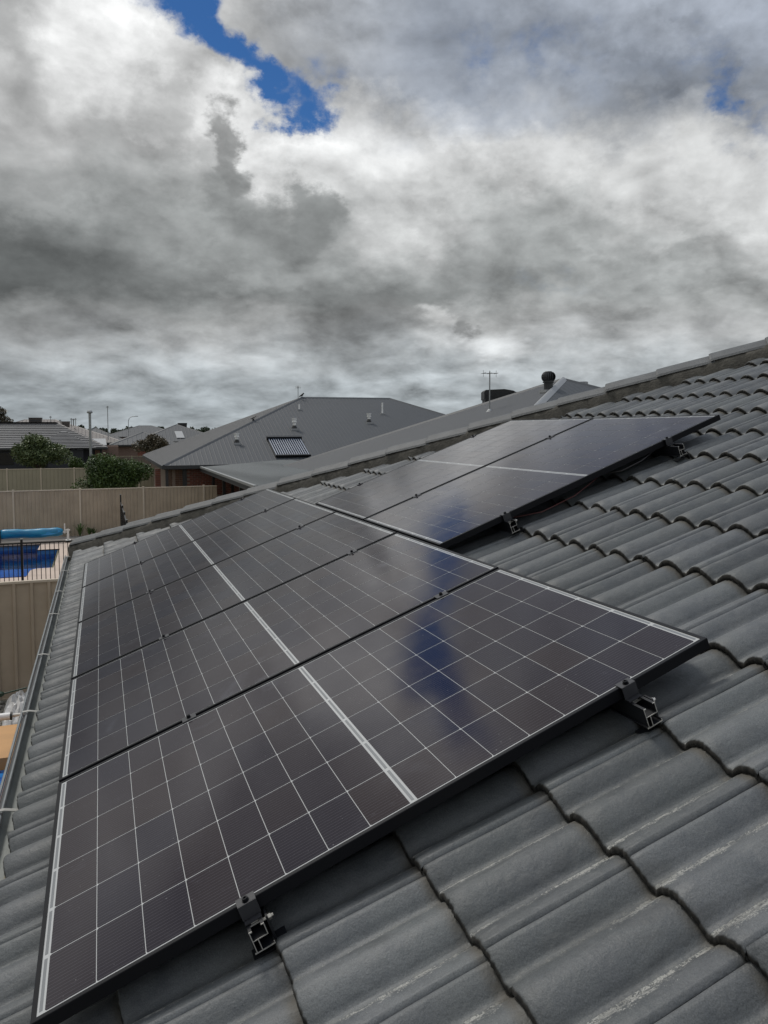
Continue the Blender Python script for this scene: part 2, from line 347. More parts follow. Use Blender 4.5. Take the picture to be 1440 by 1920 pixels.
M = dict(
    tile=tile_material(), cell=cell_material(), water=water_material(),
    tileedge=mat('tile_underlay', (0.012, 0.012, 0.012), 0.9),
    cap=mat('ridge_cap_tile', (0.080, 0.086, 0.091), 0.6, var=0.25, vscale=9, bump=0.4, bscale=90),
    mortar=mat('pointing_mortar', (0.085, 0.080, 0.068), 0.9, var=0.35, vscale=14, bump=0.7, bscale=60),
    frame=mat('black_anodised_frame', (0.006, 0.0065, 0.009), 0.42, spec=0.2, var=0.2),
    frametop=mat('black_anodised_clamp', (0.03, 0.031, 0.036), 0.42),
    rail=mat('black_anodised_rail', (0.010, 0.011, 0.014), 0.38),
    alu=mat('sawn_aluminium', (0.62, 0.61, 0.58), 0.38, 0.75),
    steel=mat('stainless_steel', (0.5, 0.48, 0.44), 0.3, 0.9),
    backsheet=mat('white_backsheet_under_glass', (0.42, 0.43, 0.43), 0.10, spec=0.45),
    ribbon=mat('tinned_ribbon', (0.24, 0.25, 0.26), 0.25, 0.4),
    gutter=mat('weathered_grey_gutter', (0.23, 0.245, 0.23), 0.5, var=0.35, vscale=7, bump=0.2, stretch=(1, .3, 1)),
    gutterlip=mat('pale_gutter_lip', (0.20, 0.215, 0.22), 0.4, var=0.2, vscale=12),
    sludge=mat('gutter_silt', (0.36, 0.32, 0.25), 0.95, col2=(0.20, 0.18, 0.14), vscale=22, bump=1.0, bscale=80),
    strap=mat('zinc_strap', (0.36, 0.355, 0.33), 0.5, var=0.2, vscale=20),
    wall=mat('rendered_wall', (0.32, 0.29, 0.25), 0.8, var=0.1),
    fence=mat('tan_steel_fence', (0.43, 0.35, 0.262), 0.55, var=0.16, vscale=1.4),
    fence2=mat('olive_steel_fence', (0.33, 0.295, 0.215), 0.5, var=0.1, vscale=0.7),
    fencecap=mat('pale_fence_cap', (0.56, 0.48, 0.38), 0.45, var=0.08),
    black=mat('black_powder_coat', (0.008, 0.009, 0.011), 0.35),
    paving=mat('pink_sandstone_paving', (0.50, 0.405, 0.34), 0.8, var=0.14, vscale=1.3, bump=0.3),
    concrete=mat('grey_concrete', (0.26, 0.24, 0.22), 0.85, var=0.2, vscale=1.5),
    basin=mat('blue_pool_shell', (0.04, 0.17, 0.38), 0.4, var=0.3, vscale=2),
    ledge=mat('pale_blue_pool_ledge', (0.03, 0.30, 0.62), 0.4, var=0.2, vscale=2),
    cover=mat('cyan_pool_blanket', (0.008, 0.235, 0.40), 0.35, col2=(0.008, 0.15, 0.30), vscale=2.5, stretch=(.6, 3, 3)),
    white=mat('white_plastic', (0.68, 0.66, 0.62), 0.4),
    whitepipe=mat('white_pvc_pipe', (0.85, 0.85, 0.85), 0.3, var=0.15, vscale=5),
    ochre=mat('ochre_painted_board', (0.50, 0.27, 0.10), 0.5, var=0.12, vscale=3),
    gravel=mat('gravel', (0.24, 0.22, 0.19), 0.9, col2=(0.07, 0.065, 0.06), vscale=26, bump=1.0, bscale=30),
    grass=mat('dry_grass_ground', (0.085, 0.085, 0.045), 0.95, col2=(0.13, 0.115, 0.07), vscale=0.6),
    road=mat('asphalt', (0.05, 0.05, 0.052), 0.9, var=0.2),
    rag=mat('white_plastic_sheet', (0.62, 0.61, 0.60), 0.6, var=0.25, vscale=9),
    roofmetal=mat('charcoal_metal_roof', (0.043, 0.049, 0.057), 0.6, var=0.10, vscale=0.5, spec=0.5),
    roofrib=mat('charcoal_roof_ribs', (0.041, 0.045, 0.051), 0.6, spec=0.5),
    roofmetal2=mat('grey_metal_roof', (0.041, 0.047, 0.055), 0.6, var=0.08, vscale=0.5),
    patioroof=mat('pale_grey_patio_roof', (0.085, 0.096, 0.098), 0.5, var=0.08, vscale=0.6),
    hipcap=mat('light_metal_flashing', (0.30, 0.31, 0.32), 0.4, 0.2),
    rooftan=mat('brown_grey_metal_roof', (0.12, 0.105, 0.098), 0.5, var=0.1),
    tileroof=mat('far_grey_tile_roof', (0.070, 0.074, 0.082), 0.6, var=0.2, vscale=1.2),
    fascia=mat('dark_fascia', (0.026, 0.028, 0.031), 0.5),
    darkwall=mat('dark_rendered_wall', (0.020, 0.022, 0.030), 0.7, var=0.1),
    brick=mat('red_brick', (0.21, 0.078, 0.055), 0.85, col2=(0.13, 0.060, 0.048), vscale=6),
    brick2=mat('brown_brick', (0.15, 0.085, 0.055), 0.85, col2=(0.10, 0.055, 0.04), vscale=6),
    brickmortar=mat('brick_mortar', (0.24, 0.19, 0.16), 0.9),
    pinkwall=mat('pink_brown_wall', (0.20, 0.135, 0.11), 0.8, var=0.1),
    glass=mat('dark_window_glass', (0.012, 0.014, 0.018), 0.08),
    ventwhite=mat('white_vent_pipe', (0.85, 0.85, 0.83), 0.5, var=0.12, vscale=6),
    ventdark=mat('vent_collar', (0.012, 0.012, 0.013), 0.5),
    cooler=mat('brown_cooler_plastic', (0.060, 0.050, 0.045), 0.6, var=0.15),
    cooler2=mat('tan_cooler_plastic', (0.15, 0.125, 0.11), 0.6, var=0.15),
    coolerblack=mat('black_cooler_plastic', (0.010, 0.010, 0.011), 0.5),
    galv=mat('galvanised_steel', (0.30, 0.31, 0.31), 0.45, 0.5),
    tube=mat('evacuated_glass_tube', (0.20, 0.24, 0.32), 0.2, spec=0.8),  # pale blue base colour stands in for sky reflected in the tubes
    tuberefl=mat('collector_reflector', (0.012, 0.014, 0.022), 0.4, 0.0),
    bark=mat('bark', (0.07, 0.055, 0.04), 0.9, var=0.3),
    leaf1=leaf_material('dark_green_leaf', (0.024, 0.052, 0.014), (0.062, 0.105, 0.024)),
    leaf2=leaf_material('olive_leaf', (0.034, 0.062, 0.020), (0.085, 0.110, 0.040)),
    leaf3=leaf_material('bronze_leaf', (0.045, 0.045, 0.027), (0.090, 0.072, 0.044)),
    leaf4=leaf_material('hedge_leaf', (0.020, 0.048, 0.010), (0.066, 0.105, 0.024)),
    far=leaf_material('distant_leaf', (0.012, 0.026, 0.012), (0.026, 0.042, 0.018)),
    cable=mat('black_cable', (0.012, 0.011, 0.012), 0.5),
    redcable=mat('dark_red_cable', (0.07, 0.012, 0.010), 0.5),
    stone=mat('pebble_stone', (0.22, 0.22, 0.20), 0.8, var=0.25, vscale=40),
    rope=mat('green_garden_wire', (0.012, 0.035, 0.018), 0.5),
)

# ------------------------------------------------------------------ mesh builder
class MB:
    def __init__(s): s.v = []; s.f = []; s.m = []; s.smooth = False
    def add(s, vs, fs, mi=0):
        o = len(s.v); s.v += [tuple(map(float, v)) for v in vs]; s.f += [tuple(i + o for i in f) for f in fs]; s.m += [mi] * len(fs); return s
    def box(s, a, b, mi=0, M4=None):
        x0, y0, z0 = a; x1, y1, z1 = b
        v = [(x0, y0, z0), (x1, y0, z0), (x1, y1, z0), (x0, y1, z0), (x0, y0, z1), (x1, y0, z1), (x1, y1, z1), (x0, y1, z1)]
        if M4 is not None: v = [tuple(M4 @ Vector(p)) for p in v]
        return s.add(v, [(0, 3, 2, 1), (4, 5, 6, 7), (0, 1, 5, 4), (1, 2, 6, 5), (2, 3, 7, 6), (3, 0, 4, 7)], mi)
    def tube(s, pts, r, n=10, mi=0, caps=True, rs=None):
        pts = [Vector(p) for p in pts]; rings = []
        for i, p in enumerate(pts):
            d = (pts[min(i + 1, len(pts) - 1)] - pts[max(i - 1, 0)]).normalized()
            a = d.orthogonal().normalized() if i == 0 else (rings[-1][1] - d * rings[-1][1].dot(d)).normalized()
            rings.append((p, a, d.cross(a), rs[i] if rs else r))
        vs = []
        for p, a, b, rr in rings:
            for k in range(n):
                t = 2 * PI * k / n; vs.append(p + (a * math.cos(t) + b * math.sin(t)) * rr)
        fs = [(i * n + k, i * n + (k + 1) % n, (i + 1) * n + (k + 1) % n, (i + 1) * n + k) for i in range(len(pts) - 1) for k in range(n)]
        if caps: fs += [tuple(range(n - 1, -1, -1)), tuple(range((len(pts) - 1) * n, len(pts) * n))]
        return s.add(vs, fs, mi)
    def lathe(s, prof, c=(0, 0, 0), n=16, mi=0):
        vs = [(c[0] + r * math.cos(2 * PI * k / n), c[1] + r * math.sin(2 * PI * k / n), c[2] + z) for r, z in prof for k in range(n)]
        fs = [(i * n + k, i * n + (k + 1) % n, (i + 1) * n + (k + 1) % n, (i + 1) * n + k) for i in range(len(prof) - 1) for k in range(n)]
        fs += [tuple(range(n - 1, -1, -1)), tuple(range((len(prof) - 1) * n, len(prof) * n))]
        return s.add(vs, fs, mi)
    def prism(s, poly, z0, z1, mi=0):
        n = len(poly)
        v = [(x, y, z0) for x, y in poly] + [(x, y, z1) for x, y in poly]
        f = [tuple(range(n - 1, -1, -1)), tuple(range(n, 2 * n))] + [(i, (i + 1) % n, n + (i + 1) % n, n + i) for i in range(n)]
        return s.add(v, f, mi)
    def mesh(s, name, mats):
        me = bpy.data.meshes.new(name); me.from_pydata(s.v, [], s.f)
        if not isinstance(mats, (list, tuple)): mats = [mats]
        for m in mats: me.materials.append(m)
        if len(mats) > 1: me.polygons.foreach_set('material_index', s.m)
        if s.smooth: me.polygons.foreach_set('use_smooth', [True] * len(me.polygons))
        me.update(); return me
    def build(s, name, mats, parent=None, **kw):
        return put(name, s.mesh(name, mats), parent, **kw)

def put(name, me, parent=None, loc=None, mw=None, label=None, cat=None, group=None, kind=None):
    o = bpy.data.objects.new(name, me); COL.objects.link(o)
    if parent is not None: o.parent = parent
    if loc is not None: o.location = loc
    if mw is not None: o.matrix_basis = mw
    tag(o, label, cat, group, kind); return o
def tag(o, label=None, cat=None, group=None, kind=None):
    if label: o['label'] = label
    if cat: o['category'] = cat
    if group: o['group'] = group
    if kind: o['kind'] = kind
    return o
def thing(name, label, cat, group=None, loc=(0, 0, 0), rz=0.0):
    return tag_loc(put(name, None, None, label=label, cat=cat, group=group), loc, rz)
def tag_loc(o, loc, rz):
    o.location = loc; o.rotation_euler = (0, 0, rz); return o
def smooth(o):
    o.data.polygons.foreach_set('use_smooth', [True] * len(o.data.polygons)); return o

# roof frame: u up the slope, v along the eave (away from camera), n normal
CP, SP = math.cos(PITCH), math.sin(PITCH)
def UVN(u, v, n): return (u * CP - n * SP, v, GZ + u * SP + n * CP)
ROOFM = Matrix(((CP, 0, -SP, 0), (0, 1, 0, 0), (SP, 0, CP, GZ), (0, 0, 0, 1)))   # (u,v,n) -> world
def roofmat(u, v, n): return ROOFM @ Matrix.Translation((u, v, n))

# ------------------------------------------------------------------ ground
g = MB(); gx, gy = (-900, -5.9, -1.3, 900), (-900, 22.1, 28.7, 1500)
g.add([(x, y, -0.02) for y in gy for x in gx], [(j * 4 + i, j * 4 + i + 1, j * 4 + i + 5, j * 4 + i + 4) for j in range(3) for i in range(3) if not (i == 1 and j == 1)])
g.build('ground', M['grass'], kind='structure', label='flat dry grassy ground of the suburb')
# pool surround with a hole for the pool
POOL = [(-6.0, 22.0), (-1.86, 22.0), (-1.84, 23.0), (-1.78, 23.25), (-1.65, 23.35), (-1.23, 23.35), (-1.23, 27.3), (-1.93, 27.3), (-1.93, 28.75), (-6.0, 28.75)]
pv = MB()
pv.box((-6.0, 19.0, -0.01), (-1.86, 22.0, 0.03)); pv.box((-1.86, 19.0, -0.01), (1.6, 22.0, 0.03)); pv.box((-1.23, 22.0, -0.01), (1.6, 29.3, 0.03))
pv.add([(-1.86, 22.0, .03), (-1.23, 22.0, .03), (-1.23, 23.35, .03), (-1.65, 23.35, .03), (-1.78, 23.25, .03), (-1.84, 23.0, .03)], [(0, 1, 2, 3, 4, 5)])
pv.box((-1.93, 27.3, -0.01), (-1.23, 29.3, 0.03)); pv.box((-6.0, 28.75, -0.01), (-1.93, 29.3, 0.03))
pv.build('pool_paving', M['paving'], kind='structure', label='pinkish sandstone paving around the pool')
MB().box((-8, 29.3, -0.01), (4.3, 30.35, 0.06)).build('concrete_path', M['concrete'], kind='structure', label='grey concrete strip between pool paving and rear fence')
MB().box((-8, 7.9, -0.01), (0.2, 11.2, 0.02)).build('gravel_path', M['gravel'], kind='structure', label='gravel strip at the foot of the near fence')

# ------------------------------------------------------------------ own house: tiled roof
house = thing('tiled_house', 'house in the foreground with charcoal concrete roll tiles and a grey gutter', 'house')
WL, GA, TW = 0.15, 0.343, 0.30
NPAN, HROLL = -0.149, 0.037
V0, U0 = -0.07, -0.202
def HIPV(u): return 7.72 - 0.90 * u
def roll(t):                                     # t = phase, 0 in the pan
    q = (t - math.floor(t) - .07) / .86
    return HROLL * (math.sin(PI * q) ** 0.76 if 0 < q < 1 else 0.0)
NC = 46
def tile_arrays(seed, rows=None):
    r = np.random.RandomState(seed)
    rows = rows or [(0.014, -.029, -.03), (0.003, -.026, -.02), (-0.003, -.015, -.012), (0.000, -.004, -.004), (0.006, 0.000, .012), (0.05, .0008, .10), (0.12, 0, .25), (0.20, 0, .45), (0.29, 0, .70), (0.345, 0, 1.0), (0.41, -.004, 1.2)]
    dv = np.linspace(0.0012, TW - 0.0012, NC)
    V, UVc = [], []
    jag = r.normal(0, .0011, NC)
    for i, (du, dn, uvy) in enumerate(rows):
        for j, x in enumerate(dv):
            t = (x + (V0 + 0.13)) / WL
            n = NPAN + roll(t) + 0.023 * (1 - du / GA) + dn
            if i >= 5: n += r.normal(0, .0003)
            # side lap: the left edge sits over its neighbour, with a small groove
            if j == 0: n -= .008
            if j == NC - 1: n -= .004
            if j == 1: n += .0015
            k = du + (jag[j] if i < 5 else 0)
            V.append((k, x, n)); UVc.append((t + 10, uvy))
    F = []
    for i in range(len(rows) - 1):
        for j in range(NC - 1):
            a = i * NC + j; F.append((a, a + NC, a + NC + 1, a + 1))
    return np.array(V), np.array(UVc), F
def uvmesh(name, V, F, UVc, m):
    me = bpy.data.meshes.new(name); me.from_pydata(V.tolist(), [], F); me.materials.append(m)
    uvl = me.uv_layers.new(name='tile'); li = np.empty(len(me.loops), np.int32); me.loops.foreach_get('vertex_index', li)
    uvl.data.foreach_set('uv', UVc[li].astype(np.float32).ravel()); me.polygons.foreach_set('use_smooth', [True] * len(me.polygons)); me.update(); return me
variants = [tile_arrays(s) for s in range(7)]
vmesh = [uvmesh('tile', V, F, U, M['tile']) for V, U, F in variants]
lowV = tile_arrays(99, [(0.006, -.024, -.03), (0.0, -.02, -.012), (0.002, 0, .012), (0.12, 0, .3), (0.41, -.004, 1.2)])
def under_panels(u, v):
    a = (0.12 < u < 1.45 and 0.25 < v < 5.35); b = (1.95 < u < 3.2 and 2.0 < v < 3.75); return a or b
cands = []
for ku in range(0, 22):
    u = U0 + ku * GA
    for kv in range(-16, 27):
        v = V0 + kv * TW
        if v > HIPV(u) + 0.02 or u > 7.1: continue
        cx = UVN(u + .17, v + .15, -.12)
        px, py, z = project(cx)
        vis = z > 0.3 and -120 < px < 1560 and 500 < py < 2080 and not under_panels(u, v)
        cands.append((0 if vis else 1, z, u, v))
cands.sort()
sV, sU, sF = [], [], []; cnt = 0; npart = 0
for rank, (inv_, z, u, v) in enumerate(cands):
    jt = (rnd.gauss(0, .0022), rnd.gauss(0, .0007), rnd.gauss(0, .0010))
    rot = rnd.gauss(0, .0025)
    cut = v + TW > HIPV(u + .41)
    part = not inv_ and npart < 300
    Vt, Ut, Ft = variants[rank % 7] if part or (not inv_) else lowV
    if part and not cut:
        mw = roofmat(u + jt[0], v + jt[1], jt[2]) @ Matrix.Rotation(rot, 4, 'Z')
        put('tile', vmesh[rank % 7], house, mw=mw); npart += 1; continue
    W_ = Vt.copy(); W_[:, 0] += u + jt[0]; W_[:, 1] += v + jt[1]; W_[:, 2] += jt[2]
    W_[:, 1] = np.minimum(W_[:, 1], 7.74 - 0.90 * W_[:, 0])
    if part:
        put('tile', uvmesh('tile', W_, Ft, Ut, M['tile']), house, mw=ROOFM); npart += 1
    else:
        sV.append(W_); sU.append(Ut); sF += [tuple(i + cnt for i in f) for f in Ft]; cnt += len(W_)
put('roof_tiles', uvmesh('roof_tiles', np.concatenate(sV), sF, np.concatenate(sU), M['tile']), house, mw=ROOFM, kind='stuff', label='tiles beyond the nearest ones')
# underlay just below the tiles, other roof faces, walls
b = MB(); uA, uB = -0.13, 7.25
b.add([(uA, -12, -.172), (uB, -12, -.172), (uB, HIPV(uB), -.172), (uA, HIPV(uA), -.172)], [(0, 1, 2, 3)])
b.build('underlay', M['tileedge'], house, mw=ROOFM)
def hipP(u, n=-0.12): return Vector(UVN(u, HIPV(u), n))
b = MB(); e0, t0 = hipP(-0.2), hipP(7.25); ez = e0.z
b.add([e0, t0, (t0.x * 2 + .15, e0.y, ez)], [(0, 1, 2)])                                   # end face beyond the hip
b.add([t0, (t0.x, -12, t0.z), (t0.x * 2 + .15, -12, ez), (t0.x * 2 + .15, e0.y, ez)], [(0, 1, 2, 3)])
b.build('roof_slope', M['tileroof'], house, label='hidden slopes of the tiled roof beyond hip and ridge')
MB().box((0.42, -12, 0), (13.2, 7.45, 2.42)).build('wall', M['wall'], house)
MB().box((-0.082, -12, 2.44), (-0.060, 7.72, 2.645)).build('fascia', M['fascia'], house)
MB().box((-0.058, -12, 2.45), (0.42, 7.70, 2.47)).build('soffit', M['wall'], house)
# hip caps and pointing
hd = Vector((CP, -0.90, SP)); hl = hd.length; hd.normalize()
ha = Vector((-hd.y, hd.x, 0)).normalized() * -1        # horizontal, towards camera-left side (-v side of the hip)
if ha.y > 0: ha = -ha
hb = hd.cross(ha).normalized()
if hb.z < 0: hb = -hb
def cap_mesh(L, seed):
    r = random.Random(seed); m = MB()
    prof = [(-.130, -.070), (-.118, -.052), (-.055, -.014), (-.020, -.002), (.020, -.002), (.055, -.014), (.118, -.052), (.130, -.070)]
    inner = [(-.112, -.072), (-.05, -.034), (0, -.026), (.05, -.034), (.112, -.072)]
    secs = [(0, 1.0, 0.002), (0.012, 1.02, 0.005), (0.10, 1.0, 0.003), (L + .03, .95, -.009)]
    n = len(prof); vs = []
    for s_, k, dz in secs:
        for a, z in prof: vs.append(tuple(hd * s_ + ha * (a * k) + hb * (z + dz)))
    fs = [(i * n + j, i * n + j + 1, (i + 1) * n + j + 1, (i + 1) * n + j) for i in range(len(secs) - 1) for j in range(n - 1)]
    o = len(vs)
    for a, z in inner: vs.append(tuple(hd * 0.002 + ha * a + hb * (z + .002)))
    fs += [(0, 1, o), (1, 2, o + 1, o), (2, 3, o + 2, o + 1), (3, 4, o + 2), (4, 5, o + 3, o + 2), (5, 6, o + 4, o + 3), (6, 7, o + 4)]
    m.add(vs, fs); return m.mesh('hip_cap', M['cap'])
capL = 0.297 * hl
cmesh = [cap_mesh(capL, s) for s in range(3)]
for k in range(26):
    u = -0.125 + 0.297 * k
    o = put('hip_cap', cmesh[k % 3], house, loc=Vector(UVN(u, HIPV(u), 0.006)) + Vector((rnd.gauss(0, .002), rnd.gauss(0, .002), rnd.gauss(0, .002))))
    o.rotation_euler = (rnd.gauss(0, .006), 0, rnd.gauss(0, .006))
mo = MB(); N = 240
r = random.Random(3); ring = []
for i in range(N + 1):
    u = -0.14 + i * 7.4 / N; P = Vector(UVN(u, HIPV(u), 0.0))
    w = .150 + r.uniform(-.008, .008); k = (i * 7.4 / N / 0.297) % 1
    top = -.060 + .010 * (1 - k)
    ring.append([P + ha * (-.12) + hb * -.066, P + ha * .108 + hb * top, P + ha * (w - .012) + hb * (top - .035), P + ha * w + hb * (-.165 + r.uniform(-.006, .006)), P + ha * (w + .02) + hb * -.22])
vs = [v for q in ring for v in q]; n = 5
mo.add(vs, [(i * n + j, i * n + j + 1, (i + 1) * n + j + 1, (i + 1) * n + j) for i in range(N) for j in range(n - 1)])
smooth(mo.build('mortar_bed', M['mortar'], house))

# gutter: trough along the eave, lip, silt, straps
gu = MB(); Y0, Y1 = -4.0, 7.83
prof = [(-.214, 2.640), (-.222, 2.636), (-.226, 2.628), (-.218, 2.606), (-.196, 2.592), (-.105, 2.590), (-.086, 2.592), (-.084, 2.612), (-.078, 2.612), (-.078, 2.537), (-.105, 2.527), (-.210, 2.527), (-.230, 2.556), (-.234, 2.622)]
def extr(m, prof, y0, y1, segs=1, close=True, jit=0, mi=0):
    n = len(prof); vs = []
    for i in range(segs + 1):
        y = y0 + (y1 - y0) * i / segs
        for x, z in prof: vs.append((x + (rnd.uniform(-jit, jit) if jit else 0), y, z + (rnd.uniform(-jit, jit) if jit else 0)))
    fs = [(i * n + j, i * n + (j + 1) % n, (i + 1) * n + (j + 1) % n, (i + 1) * n + j) for i in range(segs) for j in range(n if close else n - 1)]
    if close: fs += [tuple(range(n - 1, -1, -1)), tuple(range(segs * n, (segs + 1) * n))]
    m.add(vs, fs, mi)
extr(gu, prof, Y0, Y1)
gu.box((-.232, Y1, 2.53), (-.08, Y1 + .004, 2.635))
gut = gu.build('gutter', M['gutter'], house)
lp = MB(); extr(lp, [(-.246, 2.652), (-.243, 2.657), (-.236, 2.657), (-.233, 2.650), (-.236, 2.640), (-.243, 2.640)], Y0, Y1); extr(lp, [(-.222, 2.648), (-.219, 2.651), (-.214, 2.651), (-.211, 2.646), (-.214, 2.639), (-.220, 2.639)], Y0, Y1)
lp.build('gutter_lip', M['gutterlip'], gut)
MB().box((-.2335, Y0, 2.6375), (-.2215, Y1, 2.6435)).build('lip_groove', M['fascia'], gut)
si = MB(); r = random.Random(5); vs = []; NS = 260
for i in range(NS + 1):
    y = Y0 + (Y1 - Y0) * i / NS
    w = .062 + .026 * math.sin(y * 2.1) * math.sin(y * .9 + 1) + r.uniform(-.006, .006)
    for k, (fx, fz) in enumerate([(0, .000), (.25, .006), (.6, .016), (1, .026)]):
        vs.append((-.088 - w * 1.1 + (w * 1.1) * fx, y, 2.592 + fz * .7 * (0.8 + .5 * math.sin(y * 3.7)) + r.uniform(-.002, .003)))
si.add(vs, [(i * 4 + j, i * 4 + j + 1, (i + 1) * 4 + j + 1, (i + 1) * 4 + j) for i in range(NS) for j in range(3)])
smooth(si.build('silt', M['sludge'], gut))
for y in (7.83 - .15, 6.75, 5.69, 4.79, 3.63, 2.57, 1.483, 0.35):
    st = MB(); pts = [(-.236, 2.662), (-.205, 2.664), (-.15, 2.652), (-.10, 2.640), (-.03, 2.640)]
    for (x0, z0), (x1, z1) in zip(pts, pts[1:]):
        st.add([(x0, y - .010, z0), (x1, y - .010, z1), (x1, y + .010, z1), (x0, y + .010, z0), (x0, y - .010, z0 - .003), (x1, y - .010, z1 - .003), (x1, y + .010, z1 - .003), (x0, y + .010, z0 - .003)],
               [(0, 1, 2, 3), (4, 7, 6, 5), (0, 4, 5, 1), (3, 2, 6, 7)])
    st.build('gutter_strap', M['strap'], gut)
# debris in the gutter
for i in range(60):
    y = rnd.uniform(.3, 7.6); x = rnd.uniform(-.15, -.09); s_ = rnd.uniform(.003, .008)
    pass
gp = MB(); r = random.Random(12)
for i in range(420):
    y = r.uniform(.2, 7.7); x = r.uniform(-.15, -.088); s_ = r.uniform(.0015, .0055); z = 2.598 + (x + .15) * .2
    gp.lathe([(s_ * .5, -s_ * .4), (s_, 0), (s_ * .4, s_ * .5)], (x, y, z), 5)
gp.build('gutter_grit', M['sludge'], gut, kind='stuff')
st = MB(); st.smooth = True
st.lathe([(.004, -.009), (.014, -.006), (.018, 0), (.013, .007), (.003, .009)], (0, 0, 0), 12)
o = st.build('pebble', M['stone'], loc=(-.150, .893, 2.604), label='flat grey pebble lying in the gutter silt at the left edge', cat='pebble'); o.scale = (1.0, 1.5, 1)

# ------------------------------------------------------------------ solar panels
PL, PW, PG = 1.7613, 1.134, 0.0204
CU, CV = 0.1037, 0.1804; PU, PV = 0.10555, 0.18367
def panel_meshes():
    fr = MB(); lip, dep, t = .0115, .030, .0018
    # outer walls and top lips, as four mitred bars
    def bar(a, b_, inn):   # a,b outer corners, inn = inward unit
        pass
    o = [(0, 0), (PL, 0), (PL, PW), (0, PW)]; i1 = [(lip, lip), (PL - lip, lip), (PL - lip, PW - lip), (lip, PW - lip)]
    i2 = [(.028, .028), (PL - .028, .028), (PL - .028, PW - .028), (.028, PW - .028)]
    ch = .0012
    oc = [(ch, ch), (PL - ch, ch), (PL - ch, PW - ch), (ch, PW - ch)]
    vs = [(x, y, -ch) for x, y in o] + [(x, y, 0) for x, y in oc] + [(x, y, 0) for x, y in i1] + [(x, y, -.0035) for x, y in i1] + [(x, y, -dep) for x, y in o] + [(x, y, -dep) for x, y in i2] + [(x, y, -dep + .002) for x, y in i2] + [(x + (.0018 if x < 1 else -.0018), y + (.0018 if y < .5 else -.0018), -dep + .002) for x, y in o] + [(x + (.0018 if x < 1 else -.0018), y + (.0018 if y < .5 else -.0018), -.008) for x, y in o]
    fs = []
    def ringf(A, B, flip=False):
        for k in range(4):
            f = (A * 4 + k, A * 4 + (k + 1) % 4, B * 4 + (k + 1) % 4, B * 4 + k); fs.append(f[::-1] if flip else f)
    ringf(4, 0); ringf(0, 1); ringf(1, 2); ringf(2, 3); ringf(5, 4); ringf(6, 5); ringf(7, 6); ringf(8, 7)
    fr.add(vs, fs)
    la = MB(); la.box((.002, .002, -.0062), (PL - .002, PW - .002, -.0018))
    cell = MB(); h = CU / 2; w = CV / 2; c = .0035
    cell.add([(-h + c, -w, 0), (h, -w, 0), (h, w, 0), (-h + c, w, 0), (-h, w - c, 0), (-h, -w + c, 0)], [(0, 1, 2, 3, 4, 5)])
    return fr.mesh('frame', M['frame']), la.mesh('laminate', M['backsheet']), cell.mesh('cell', M['cell'])
FRM, LAM, CELL = panel_meshes()
rb = MB(); rb.box((-.0035, -CV / 2 + .006, 0), (.0035, CV / 2 - .006, .00025)); RIB = rb.mesh('ribbon', M['ribbon'])
MARG = (PL - 18e-3 - 16 * PU) / 2
JB = MB().box((-.03, -.05, -.026), (.03, .05, -.0063)).mesh('junction_box', M['cable'])
def make_panel(u, v, label, group):
    p = put('solar_module', None, None, mw=roofmat(u, v, 0), label=label, cat='solar panel', group=group)
    put('frame', FRM, p); put('glass_laminate', LAM, p)
    for i in range(16):
        cu = MARG + (i + .5) * PU + (0.018 if i >= 8 else 0)
        for j in range(6):
            o = put('cell', CELL, p); o.location = (cu, PW / 2 + (j - 2.5) * PV, -.0013)
            if i >= 8: o.rotation_euler = (0, 0, PI)
    for cu in (.0195, PL / 2, PL - .0195):
        for j in range(6):
            put('busbar_ribbon', RIB, p, loc=(cu, PW / 2 + (j - 2.5) * PV, -.0016))
    for j in (.2, .567, .93): put('junction_box', JB, p, loc=(PL / 2, j, 0))
    return p
low = ['front solar panel of the lower row, nearest the camera', 'second solar panel from the front in the lower row of five', 'middle solar panel of the lower row, third from the front',
       'fourth solar panel from the front in the lower row', 'farthest solar panel of the lower row, beside the hip']
for k in range(5): make_panel(0, k * (PW + PG), low[k], 'black framed solar panels on the tiled roof')
UU, UV_ = 1.7735, 1.7655
make_panel(UU, UV_, 'nearer solar panel of the upper pair with its black side edge exposed', 'black framed solar panels on the tiled roof')
make_panel(UU, UV_ + PW + PG, 'farther solar panel of the upper pair, close to the hip caps', 'black framed solar panels on the tiled roof')

